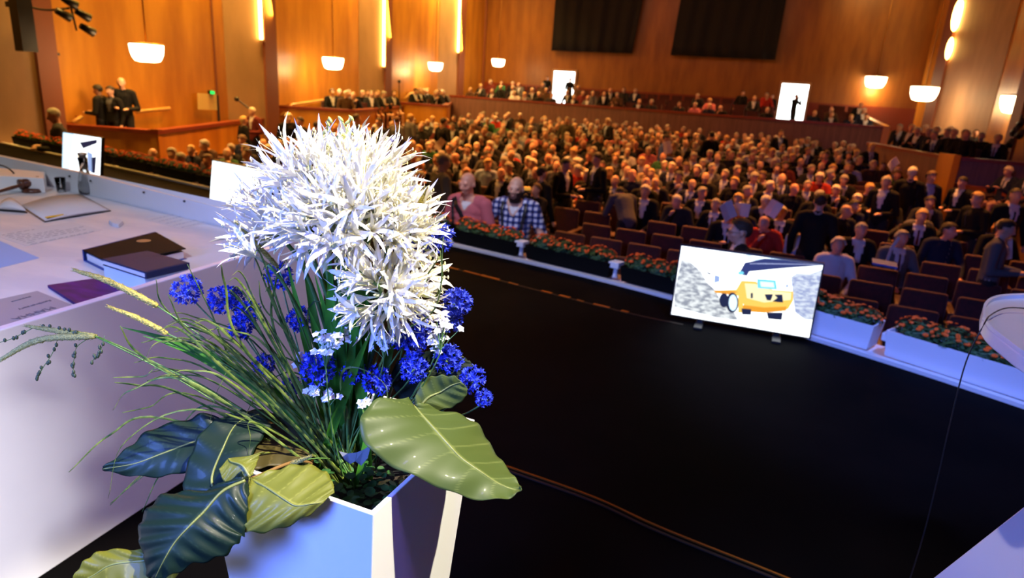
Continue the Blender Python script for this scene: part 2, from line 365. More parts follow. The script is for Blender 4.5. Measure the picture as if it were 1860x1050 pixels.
# handrails on the left wall
def pix_rail(n, pts, x, label):
    pp = [atx(px, py, x) for px, py in pts]
    t = empty('handrail', pp[0], label, 'handrail')
    part('rail', MB().tube(pp, .045, 8), mat('light_rail_wood', (.6, .32, .08), .35), t, True)
    for p in pp: part('bracket', MB().tube([p, (XL, p.y, p.z)], .018, 6), LAMPCAP, t)
pix_rail(0, [(248, 203), (308, 197)], -14.02, 'wooden handrail on the wall behind the empty left box')
pix_rail(1, [(511, 211), (530, 190), (592, 181)], -14.02, 'bent wooden handrail on the left wall before the second box')
pix_rail(2, [(735, 180), (745, 170), (778, 161)], -14.02, 'short wooden handrail on the left wall above the third box')
pix_rail(3, [(131, 223), (149, 212)], -14.02, 'very short handrail at the near corner of the left box')
# notice board, exit sign, plug
t = empty('yellow_board', atx(378, 185, -14.1), 'pale yellow panel standing against the left wall beside a pillar', 'panel')
a, b, c, d = [atx(*q, -14.05) for q in ((361, 169), (393, 171), (395, 200), (362, 199))]
part('board', MB().hexa([a, b, c, d], [Vector(p) + Vector((-.05, 0, 0)) for p in (a, b, c, d)]), mat('pale_board', (.75, .6, .25), .5), t)
pp_ = atx(395, 173, -13.95); part('post', MB().tube([pp_, (pp_.x, pp_.y, -.45)], .03, 6), BLK, t)
t = empty('exit_sign', atx(386, 168, -14.0), 'small green glowing exit sign on the left wall above the yellow panel', 'sign')
a, b, c, d = [atx(*q, -14.0) for q in ((381.5, 164), (390, 165.5), (390, 172), (381.5, 171))]
part('housing', MB().hexa([a, b, c, d], [Vector(p) + Vector((-.08, 0, 0)) for p in (a, b, c, d)]), BLK, t)
e = Vector((.01, 0, 0)); m_ = [(a + b + c + d) / 4]
part('sign_face', MB().hexa([m_[0].lerp(q, .85) + e for q in (a, b, c, d)], [m_[0].lerp(q, .85) for q in (a, b, c, d)]), mat('green_sign_glow', (0, .5, .1), .5, emis=(.02, .9, .15), estr=1.3), t)

# pendant lamps ---------------------------------------------------
def pendant(px, py, wpx, dep, label):
    c = atd(px, py, dep); r = wpx * dep / FPX / 2; h = r * 1.12
    t = empty('pendant_lamp', c, label, 'lamp', 'crystal pendant lamps along the walls')
    prof = [(.001, -h * .5), (r * .45, -h * .5), (r * .72, -h * .44), (r * .86, -h * .25), (r * .95, 0), (r, h * .42), (r * .96, h * .44), (r * .9, h * .3)]
    part('shade', MB().lathe(prof, c, 24), LAMPM, t, True)
    part('canopy_rim', MB().lathe([(r * .97, h * .44), (r * 1.03, h * .44), (r * 1.03, h * .5), (r * .2, h * .56), (.01, h * .58)], c, 24), LAMPCAP, t, True)
    part('stem', MB().tube([c + Vector((0, 0, h * .5)), (c.x, c.y, ZC)], .012 + r * .02, 6), LAMPCAP, t, True)
    l = D.lights.new('pendant_light', 'POINT'); l.energy = 90; l.color = (1, .55, .2); l.shadow_soft_size = .25
    o = D.objects.new('pendant_light', l); o.location = c + Vector((0, 0, -h * .75)); C.objects.link(o)
pendant(267, 96, 57, 14.2, 'bright crystal pendant lamp over the empty left box with standing people')
pendant(605, 115, 38, 22.0, 'second bright pendant lamp along the left wall from the stage')
pendant(791, 121, 27, 29.5, 'third bright pendant lamp along the left wall, left of the far corner')
pendant(905, 114, 24, 33.0, 'small pendant lamp in front of the rear wall near its left corner')
pendant(1590, 149, 36, 30.5, 'pendant lamp before the rear wall, right of the lit doorway')
pendant(1678, 170, 46, 24.0, 'pendant lamp in front of the right corner pillar')
pendant(1849, 190, 58, 19.0, 'large pendant lamp cut by the right edge of the photograph')

# lit doorways in the rear wall --------------------------------------
def doorway(n, px0, px1, pyt, pyb, w_):
    a, b, c, d = [aty(px, py, YB - .07) for px, py in ((px0, pyt), (px1, pyt + 1.5), (px1, pyb + 1.5), (px0, pyb))]
    z0, z1 = .93, (a.z + b.z) / 2
    o = struct('door_%d' % n, MB().box((a.x, YB - .09, z0), (b.x, YB - .065, z1)), DOORM)
    f = MB(); e = .1
    f.box((a.x - e, YB - .12, z0), (a.x, YB, z1 + e)); f.box((b.x, YB - .12, z0), (b.x + e, YB, z1 + e)); f.box((a.x, YB - .12, z1), (b.x, YB, z1 + e))
    struct('door_frame', f, PLAST, parent=o); return a, b, z0, z1
doorway(1, 1007, 1045, 129, 185, 1)
doorway(2, 1421, 1470, 152, 215, 1)

# ================================================================ PEOPLE
SKIN = mat('skin', (.62, .36, .25), .5); SKIN2 = mat('skin_ruddy', (.66, .32, .22), .45)
DARKEYE = mat('eye_and_brow_dark', (.03, .02, .015), .5); LIP = mat('lip', (.45, .16, .13), .5)
def cloth(n, c): return mat('cloth_' + n, c, .85, spec=.2)
CL = {'black': (.007, .007, .008), 'charcoal': (.02, .02, .023), 'navy': (.012, .016, .04), 'grey': (.10, .10, .11), 'brown': (.07, .035, .02), 'olive': (.12, .105, .075),
      'white': (.62, .62, .65), 'pale blue': (.35, .45, .7), 'red': (.4, .03, .02), 'beige': (.35, .25, .16), 'pink': (.55, .17, .19), 'maroon': (.12, .02, .02), 'blue': (.06, .1, .35), 'green': (.03, .12, .05)}
CLM = {k: cloth(k.replace(' ', '_'), v) for k, v in CL.items()}
HAIRC = {'white': (.62, .58, .5), 'grey': (.3, .28, .25), 'dark': (.018, .012, .01), 'brown': (.09, .045, .02), 'blond': (.5, .32, .12)}
HM = {k: mat('hair_' + k, v, .7) for k, v in HAIRC.items()}
SHOE = mat('black_shoe_leather', (.01, .01, .01), .35)
def V(*a): return Vector(a)

class Body:
    def __init__(s, vox): s.pr = []; s.vox = vox
    def chain(s, tag_, a, b, ra, rb, step=.4, R=None):
        a, b = Vector(a), Vector(b); ra = Vector(ra) if hasattr(ra, '__len__') else V(ra, ra, ra); rb = Vector(rb) if hasattr(rb, '__len__') else V(rb, rb, rb)
        L = (b - a).length; n = max(1, int(math.ceil(L / (min(min(ra), min(rb)) * step))))
        for i in range(n + 1): s.pr.append((tag_, a.lerp(b, i / n), ra.lerp(rb, i / n), R or Matrix.Identity(3)))
    def ell(s, tag_, c, r, R=None): s.pr.append((tag_, Vector(c), Vector(r), R or Matrix.Identity(3)))
    def mesh(s):
        bm = bmesh.new()
        for t, c, r, R in s.pr:
            m = R.to_4x4() @ Matrix.Diagonal((*r, 1)); m.translation = c
            bmesh.ops.create_icosphere(bm, subdivisions=2, radius=1, matrix=m)
        me = D.meshes.new('tmp'); bm.to_mesh(me); bm.free()
        o = D.objects.new('tmp', me); C.objects.link(o)
        rm = o.modifiers.new('r', 'REMESH'); rm.mode = 'VOXEL'; rm.voxel_size = s.vox; rm.use_smooth_shade = True
        sm_ = o.modifiers.new('s', 'SMOOTH'); sm_.iterations = 3; sm_.factor = .5
        dg = bpy.context.evaluated_depsgraph_get(); res = D.meshes.new_from_object(o.evaluated_get(dg))
        D.objects.remove(o); D.meshes.remove(me)
        n = len(res.vertices); co = np.empty(n * 3); res.vertices.foreach_get('co', co); co = co.reshape(-1, 3)
        no = np.empty(n * 3); res.vertices.foreach_get('normal', no); no = no.reshape(-1, 3)
        best = np.full(n, 1e9); tg = np.zeros(n, int); tags = sorted(set(p[0] for p in s.pr))
        for t, c, r, R in s.pr:
            q = (co - np.array(c)) @ np.array(R); d = (np.linalg.norm(q / np.array(r), axis=1) - 1) * min(r)
            k = d < best; best[k] = d[k]; tg[k] = tags.index(t)
        faces = [tuple(p.vertices) for p in res.polygons]
        return co, no, np.array([tags[i] for i in tg]), faces, res
def sub(co, no, faces, keep, off, name, m):
    """garment: the faces whose corners are all kept, moved out along the normal"""
    k = keep; fs = [f for f in faces if all(k[i] for i in f)]
    used = sorted({i for f in fs for i in f}); mp = {j: i for i, j in enumerate(used)}
    o_ = off[used][:, None] if isinstance(off, np.ndarray) else off
    vs = co[used] + no[used] * o_ if used else []
    me = D.meshes.new(name); me.from_pydata([tuple(v) for v in vs], [], [tuple(mp[i] for i in f) for f in fs])
    me.polygons.foreach_set('use_smooth', [True] * len(me.polygons)); me.materials.append(m); me.update(); return me

POSES = {
 'seat_rest': dict(hip=(0, .02, .50), chest=(0, .09, .96), neck=(0, .06, 1.10), head=(0, .035, 1.235), knee=[(-.12, -.42, .50), (.12, -.42, .50)], foot=[(-.12, -.40, .06), (.13, -.42, .06)], elbow=[(-.27, -.02, .76), (.27, -.02, .76)], hand=[(-.10, -.27, .62), (.10, -.27, .63)], tilt=(0, 0, 0)),
 'seat_read': dict(hip=(0, .02, .50), chest=(0, .07, .96), neck=(0, .03, 1.10), head=(0, -.01, 1.225), knee=[(-.12, -.42, .50), (.12, -.42, .50)], foot=[(-.12, -.40, .06), (.13, -.42, .06)], elbow=[(-.28, -.06, .74), (.28, -.04, .74)], hand=[(-.12, -.32, .86), (.12, -.32, .88)], tilt=(.3, 0, 0)),
 'seat_turn': dict(hip=(0, .02, .50), chest=(.02, .08, .95), neck=(.03, .05, 1.09), head=(.05, .03, 1.225), knee=[(-.13, -.42, .50), (.10, -.42, .50)], foot=[(-.12, -.36, .06), (.13, -.45, .06)], elbow=[(-.27, 0, .75), (.28, -.04, .76)], hand=[(-.02, -.25, .64), (.18, -.32, .63)], tilt=(0, .08, .7)),
 'seat_lean': dict(hip=(0, .04, .50), chest=(-.03, .0, .94), neck=(-.04, -.06, 1.06), head=(-.06, -.10, 1.185), knee=[(-.14, -.42, .50), (.12, -.42, .50)], foot=[(-.12, -.36, .06), (.13, -.45, .06)], elbow=[(-.25, -.22, .68), (.27, -.1, .72)], hand=[(-.08, -.30, 1.0), (.12, -.34, .62)], tilt=(.15, -.1, -.5)),
 'stand_rest': dict(hip=(0, 0, .95), chest=(0, .0, 1.34), neck=(0, .0, 1.48), head=(0, -.02, 1.63), knee=[(-.10, -.02, .50), (.10, -.03, .50)], foot=[(-.11, .0, .05), (.12, -.01, .05)], elbow=[(-.27, .02, 1.12), (.27, .02, 1.12)], hand=[(-.27, -.10, .86), (.27, -.10, .86)], tilt=(0, 0, 0)),
 'stand_talk': dict(hip=(0, 0, .95), chest=(0, .0, 1.34), neck=(0, -.01, 1.48), head=(0, -.04, 1.62), knee=[(-.10, -.02, .50), (.10, -.03, .50)], foot=[(-.11, .0, .05), (.12, -.01, .05)], elbow=[(-.27, .0, 1.10), (.27, .0, 1.10)], hand=[(-.10, -.30, 1.12), (.10, -.32, 1.10)], tilt=(.25, 0, .1)),
 'stand_camera': dict(hip=(0, 0, .93), chest=(0, -.0, 1.32), neck=(0, -.02, 1.46), head=(0, -.05, 1.60), knee=[(-.12, -.05, .50), (.12, -.03, .50)], foot=[(-.13, .0, .05), (.14, -.01, .05)], elbow=[(-.28, -.16, 1.22), (.28, -.16, 1.22)], hand=[(-.09, -.24, 1.54), (.08, -.25, 1.52)], tilt=(0, 0, 0)),
 'bent': dict(hip=(0, .08, .93), chest=(0, -.18, 1.22), neck=(0, -.30, 1.30), head=(0, -.40, 1.33), knee=[(-.11, .0, .50), (.11, .0, .50)], foot=[(-.12, .02, .05), (.13, .01, .05)], elbow=[(-.28, -.30, .98), (.28, -.30, .98)], hand=[(-.14, -.48, .86), (.14, -.46, .88)], tilt=(.9, 0, 0)),
}
def human_meshes(pose, vox=.02, hair='short', hero=False, belly=0.0, hand_detail=False):
    p = {k: v for k, v in POSES[pose].items()} if isinstance(pose, str) else pose
    B = Body(vox); hip, chest, neck = V(*p['hip']), V(*p['chest']), V(*p['neck'])
    R = Euler(p['tilt'], 'XYZ').to_matrix()
    up = (chest - hip).normalized(); X = V(1, 0, 0)
    pitch = math.atan2(-(chest - hip).y, (chest - hip).z); TR = Matrix.Rotation(pitch, 3, 'X')
    sh = chest + up * .09
    B.chain('torso', hip, hip.lerp(chest, .45), (.165, .115 + belly, .12), (.155, .11 + belly, .12), .6, TR)
    B.chain('torso', hip.lerp(chest, .45), chest, (.155, .11 + belly, .12), (.175, .12, .12), .6, TR)
    B.chain('torso', sh + V(-.13, 0, 0), sh + V(.13, 0, 0), .068, .068, .6)
    B.chain('neck', chest + up * .08, V(*p['head']) + R @ V(0, .015, -.06), .058, .054, .5)
    for i, sx in enumerate((-1, 1)):
        S = sh + V(.185 * sx, 0, -.015); E, H = V(*p['elbow'][i]), V(*p['hand'][i])
        B.chain('arm', S, E, .062, .046); B.chain('arm', E, E.lerp(H, .93), .045, .031)
        d = (H - E).normalized(); s_ = d.cross(V(0, 0, 1)); s_ = s_.normalized() if s_.length > .1 else V(1, 0, 0)
        u_ = s_.cross(d)
        if hand_detail:
            B.chain('hand', H, H + d * .07, (.035, .035, .018), (.038, .038, .017), .5)
            for k in range(4):
                o_ = s_ * (-.03 + .02 * k); L = (.035, .042, .04, .03)[k]
                q = H + d * .085 + o_; q2 = q + d * L - u_ * .006; q3 = q2 + (d * .6 - u_ * .8).normalized() * L * .8
                B.chain('hand', q - d * .03, q2, .0105, .0095, .5); B.chain('hand', q2, q3, .0095, .008, .5)
            th = H + s_ * -.03 * sx + d * .02
            B.chain('hand', th, th + (s_ * -sx * .6 + d * .7).normalized() * .05 - u_ * .01, .012, .010, .5)
        else:
            B.ell('hand', H + d * .03, (.042, .048, .03)); B.ell('hand', H + d * .075 - u_ * .012, (.036, .042, .022)); B.chain('hand', H, H + d * .05 - s_ * .04 * sx, .014, .012)
        hp = hip + V(.085 * sx, 0, -.03); K, F = V(*p['knee'][i]), V(*p['foot'][i])
        B.chain('leg', hp, K, .092, .062); B.chain('leg', K, F, .06, .042)
        B.chain('foot', F + V(0, .03, -.01), F + V(0, -.15, -.022), (.042, .042, .035), (.042, .042, .028), .6)
    h = V(*p['head']); hd = lambda x, y, z: h + R @ V(x, y, z)
    B.ell('head', hd(0, .012, .03), (.076, .096, .088), R); B.ell('head', hd(0, -.02, -.005), (.068, .074, .092), R)
    B.ell('head', hd(0, -.030, -.062), (.050, .052, .048), R); B.ell('head', hd(0, -.058, -.088), (.024, .022, .02), R)
    for sx in (-1, 1):
        B.ell('ear', hd(.078 * sx, .012, -.008), (.012, .02, .032), R)
        if hero: B.ell('head', hd(.036 * sx, -.066, -.028), (.028, .022, .022), R); B.ell('head', hd(.03 * sx, -.086, .022), (.03, .011, .010), R)
    B.chain('head', hd(0, -.088, .012), hd(0, -.112, -.028), .011, .017, .4); 
    for sx in (-1, 1): B.ell('head', hd(.012 * sx, -.10, -.034), (.011, .012, .009), R)
    if hero: B.ell('head', hd(0, -.088, -.058), (.026, .014, .008), R); B.ell('head', hd(0, -.086, -.070), (.022, .013, .007), R)
    co, no, tg, faces, res = B.mesh()
    loc = (co - np.array(h)) @ np.array(R)                      # head coordinates
    # eyes, brows and mouth go into the body mesh with their own slots
    bm = bmesh.new(); bm.from_mesh(res)
    def extra(c, r, slot):
        m = R.to_4x4() @ Matrix.Diagonal((*r, 1)); m.translation = hd(*c)
        g = bmesh.ops.create_icosphere(bm, subdivisions=2 if hero else 1, radius=1, matrix=m)
        for f in {f for v in g['verts'] for f in v.link_faces}: f.material_index = slot; f.smooth = True
    ey = -.0915 if hero else -.086
    for sx in (-1, 1):
        extra((.031 * sx, ey, .003), (.0125, .006, .0065), 1); extra((.032 * sx, ey - .004, .022), (.018, .006, .0035), 1)
    extra((0, -.0985 if hero else -.083, -.064), (.020, .005, .0045), 2)
    bm.to_mesh(res); bm.free(); res.polygons.foreach_set('use_smooth', [True] * len(res.polygons))
    res.materials.clear()
    for m in (SKIN, DARKEYE, LIP): res.materials.append(m)
    out = {'body': res}
    lx, ly, lz = loc[:, 0], loc[:, 1], loc[:, 2]; isH = np.isin(tg, ['head']) ; isHN = np.isin(tg, ['head', 'neck', 'torso'])
    short = isH & (lz > .012 - .9 * ly) & (lz > -.085)
    hk = None
    if hair == 'short': hk, off = short, .012
    elif hair == 'fringe': hk, off = short & (lz < .055) & (ly > -.03), .009
    elif hair == 'full': hk, off = isH & (lz > .0 - 1.1 * ly) & (lz > -.09), .022
    elif hair == 'long': hk, off = isHN & (lz > -.0 - 1.6 * ly) & (lz > -.21) & ((lz > .05) | (np.abs(lx) > .035) | (ly > .03)) & (ly > -.06 - .0), .026
    if hk is not None:
        ripple = off * (1 + .25 * np.sin(lx * 160) * np.sin(lz * 130 + ly * 70)); out['hair'] = sub(co, no, faces, hk, ripple, 'hair', HM['grey'])
    ax = np.array(chest)
    dz = (co - np.array(chest)) @ np.array(up); wv = .012 + np.clip((dz + .17) * .20, 0, .07)
    fr = (co - np.array(chest)) @ np.array(TR)[:, 1]
    vneck = np.isin(tg, ['torso', 'neck']) & (dz > -.17) & (np.abs(co[:, 0] - lerp(chest.x, neck.x, .5)) < wv) & (fr < -.02)
    neckz = tg == 'neck'; collar = neckz & (lz < -.115)
    top = (np.isin(tg, ['torso', 'arm'])) 
    out['jacket'] = sub(co, no, faces, (top & ~vneck) | (collar & ~vneck & False), .014, 'jacket', CLM['black'])
    vwide = np.isin(tg, ['torso', 'neck']) & (dz > -.20) & (np.abs(co[:, 0] - lerp(chest.x, neck.x, .5)) < wv + vox * 1.3) & (fr < -.01)
    out['shirt'] = sub(co, no, faces, (vwide & (~neckz | (lz < -.12))) | collar, .007, 'shirt', CLM['white'])
    legs = np.isin(tg, ['leg']) | ((tg == 'torso') & (co[:, 2] < hip.z + .04))
    out['trousers'] = sub(co, no, faces, legs, .011, 'trousers', CLM['charcoal'])
    fx_ = (p['foot'][0][0] + p['foot'][1][0]) / 2
    for nm_, kk in (('shoe', co[:, 0] < fx_), ('shoe_b', co[:, 0] >= fx_)): out[nm_] = sub(co, no, faces, (tg == 'foot') & kk, .006, 'shoe', SHOE)
    tie = MB(); n_ = TR @ V(0, -1, 0)
    zs = [.06, .045, 0, -.06, -.12, -.17]; ws = [.012, .016, .013, .016, .02, .02]; pts = []
    for z in zs:
        c = chest + up * z; tp = np.abs(dz - z) < .03; kx = np.abs(co[:, 0] - c.x) < .04; kk = tp & kx & (tg == 'torso')
        y = fr[kk].min() if kk.any() else -.12
        pts.append(c + TR @ V(0, y - .014, 0))
    vs = []
    for q, w_ in zip(pts, ws): vs += [q - X * w_, q + n_ * .004, q + X * w_]
    tie.add(vs, [f for i in range(len(pts) - 1) for f in ((i * 3, i * 3 + 1, i * 3 + 4, i * 3 + 3), (i * 3 + 1, i * 3 + 2, i * 3 + 5, i * 3 + 4))])
    me = D.meshes.new('tie'); me.from_pydata(tie.v, [], tie.f); me.materials.append(CLM['maroon']); out['tie'] = me
    out['_data'] = (co, no, tg, faces, loc, dz, fr)
    return out
PART_ORDER = ['hair', 'jacket', 'shirt', 'tie', 'trousers', 'shoe', 'shoe_b']
def setmat(o, m, slot=0):
    o.material_slots[slot].link = 'OBJECT'; o.material_slots[slot].material = m
def person(me, loc, rz, label, group=None, jacket='black', shirt='white', tie=None, hair='grey', trousers='charcoal', skin=SKIN, scale=1, lite=False, top='jacket'):
    t = empty('person', loc, label, 'person', group, rz); t.scale = (scale,) * 3
    b = link(D.objects.new('body', me['body']), t); setmat(b, skin)
    for k in PART_ORDER:
        if k not in me or (lite and k in ('shoe', 'shoe_b', 'trousers')): continue
        if k == 'tie' and not tie: continue
        if k == 'shirt' and shirt is None: continue
        nm = top if k == 'jacket' else 'shoe' if k == 'shoe_b' else k
        o = link(D.objects.new(nm, me[k]), t)
        c = {'hair': HM.get(hair), 'jacket': CLM.get(jacket), 'shirt': CLM.get(shirt), 'tie': CLM.get(tie), 'trousers': CLM.get(trousers), 'shoe': SHOE, 'shoe_b': SHOE}[k]
        setmat(o, c)
    return t

# crowd kit: seated shapes with different hair
KIT = {}
for pose in ('seat_rest', 'seat_read', 'seat_turn', 'seat_lean'):
    for hr in (('short', 'fringe', 'full') if pose != 'seat_read' else ('short', 'full')):
        KIT[(pose, hr)] = human_meshes(pose, .024, hr, belly=.02)
KIT[('seat_rest', 'long')] = human_meshes('seat_rest', .024, 'long')
KEYS = list(KIT)

# ---------------------------------------------------------------- seats
def seat_meshes():
    out = {}
    mb = MB().box((-.24, -.24, .38), (.24, .22, .47)); out['cushion'] = (mb, RED, .03)
    mb = MB(); mb.hexa([(-.25, .22, .40), (.25, .22, .40), (.25, .29, .40), (-.25, .29, .40)], [(-.235, .28, .93), (.235, .28, .93), (.235, .35, .93), (-.235, .35, .93)]); out['backrest'] = (mb, RED, .035)
    mb = MB()
    for sx in (-1, 1): mb.box((sx * .265 - .02, -.2, .0), (sx * .265 + .02, -.14, .58)); mb.box((sx * .265 - .02, .2, .0), (sx * .265 + .02, .26, .6)); 
    mb.box((-.25, -.19, .34), (.25, .24, .38)); out['frame'] = (mb, REDW, .006)
    for n_, sx in (('armrest', -1), ('armrest_b', 1)):
        out[n_] = (MB().box((sx * .265 - .027, -.24, .58), (sx * .265 + .027, .28, .62)), REDW, .008)
    res = {}
    for k, (mb, m, bw) in out.items():
        o = mb.build(k, m); bevel(o, bw, 3); dg = bpy.context.evaluated_depsgraph_get(); me = D.meshes.new_from_object(o.evaluated_get(dg)); me.name = k
        me.polygons.foreach_set('use_smooth', [True] * len(me.polygons)); D.objects.remove(o); res[k] = me
    return res
SEAT = seat_meshes()
def add_seat(x, y, z, rz, label, group):
    t = empty('hall_seat', (x, y, z), label, 'seat', group, rz)
    for k, me in SEAT.items(): link(D.objects.new('armrest' if k.startswith('arm') else k, me), t)
    return t

# ---------------------------------------------------------------- seating plan
# rows of the parquet run slightly turned, as the stage edge does
PITCH = .92
def row_y(k, x):
    Y0 = 7.95 + PITCH * k; s = .16 * max(0, 1 - (Y0 - 8) / 20); return Y0 - s * (x + 1.5), -math.atan(s)
places = []                                            # x, y, z, rz, row, number in row, kind
for k in range(0, 24):
    x = -13.2 + (.28 if k % 2 else 0) + .05 * math.sin(k * 2.7); n = 0; rr = 3.9 if k < 6 else 3.3
    while x < rr:
        y, rz = row_y(k, x); x += .56
        if -9.2 < x < -8.2 and k > 3: continue                          # aisle
        e = edge_at(max(-15, min(3, x)))[0]
        if y < e.y + .95 or y > rb_front(x) - 1.1: continue
        if x < -11.3 and 9 < y < 18.6: continue
        if x < -11.0 and 18 < y < 26: continue
        if x < -10.8 and 25 < y: continue
        n += 1; places.append((x, y, floor_z(y), rz, k, n))
def view(p, h):
    v = Vector(p) + V(0, 0, h) - V(0, 0, CAMZ); d = v.dot(FW); return CX + FPX * v.dot(RT) / d, CY - FPX * v.dot(UP) / d, d
rr = random.Random(5)
def empty_zone(px, py):                                # front seats that stay free: read off the photograph
    lim = np.interp(px, [300, 620, 860, 1010, 1130, 1230, 1400, 1560, 1650, 1740, 1860], [290, 322, 330, 335, 350, 376, 425, 460, 468, 470, 400])
    return py > lim
persons = []; seats = []
for (x, y, z, rz, k, n) in places:
    px, py, d = view((x, y, z), 1.2)
    if px < -60 or px > 1920: continue
    seats.append((d, x, y, z, rz, k, n, 'parquet'))
    if empty_zone(px, py): continue
    if rr.random() < (.12 if k > 3 else .18): continue
    if 1560 < px < 1760 and py > 300 and rr.random() < .35: continue
    persons.append((d, x, y, z, rz, k, n, 'parquet'))
# balconies and boxes
def extra_row(x0, y0, x1, y1, z, n_, prob, where, rowno, turn):
    for i in range(n_):
        t = i / max(1, n_ - 1); x, y = lerp(x0, x1, t), lerp(y0, y1, t); px, py, d = view((x, y, z), 1.2)
        if px < -40 or px > 1900: continue
        seats.append((d, x, y, z, turn, rowno, i + 1, where))
        if where == 'rear balcony' and (1003 < px < 1030 or 1410 < px < 1478): seats.pop(); continue
        if rr.random() < prob: persons.append((d, x, y, z, turn, rowno, i + 1, where))
for k in range(4):
    extra_row(-13.0, rb_front(-13) + .85 + 1.35 * k, 4.3, rb_front(4.3) + .85 + 1.35 * k, .25 + .22 * k, 30, [.62, .5, .33, .1][k], 'rear balcony', k, -.1)
for k in range(2):
    extra_row(-13.25 - .0 * k, 19.9 + .3 * k, -13.5 - .0 * k, 24.6, -.05, 8, .95, 'second left box', k, .9) if k == 0 else extra_row(-12.5, 19.7, -13.0, 23.0, -.05, 6, .95, 'second left box', k, .9)
extra_row(-12.3, 25.95, -13.5, 29.5, .1, 7, 1, 'third left box', 0, .8); extra_row(-13.2, 26.0, -13.75, 28.2, .1, 4, 1, 'third left box', 1, .8)
extra_row(4.35, 22.4, 5.1, 19.4, .05, 6, 1, 'upper right box', 0, -.9); extra_row(5.2, 22.6, 5.8, 19.8, .05, 5, .8, 'upper right box', 1, -.9); extra_row(4.9, 25.8, 6.6, 24.2, .05, 4, .5, 'upper right box', 2, -.4)
extra_row(5.55, 17.3, 6.15, 15.1, -.55, 5, 1, 'lower right box', 0, -.9); extra_row(6.1, 17.6, 6.7, 15.0, -.55, 5, 1, 'lower right box', 1, -.9); extra_row(6.65, 17.8, 6.95, 15.6, -.55, 4, .8, 'lower right box', 2, -.9)

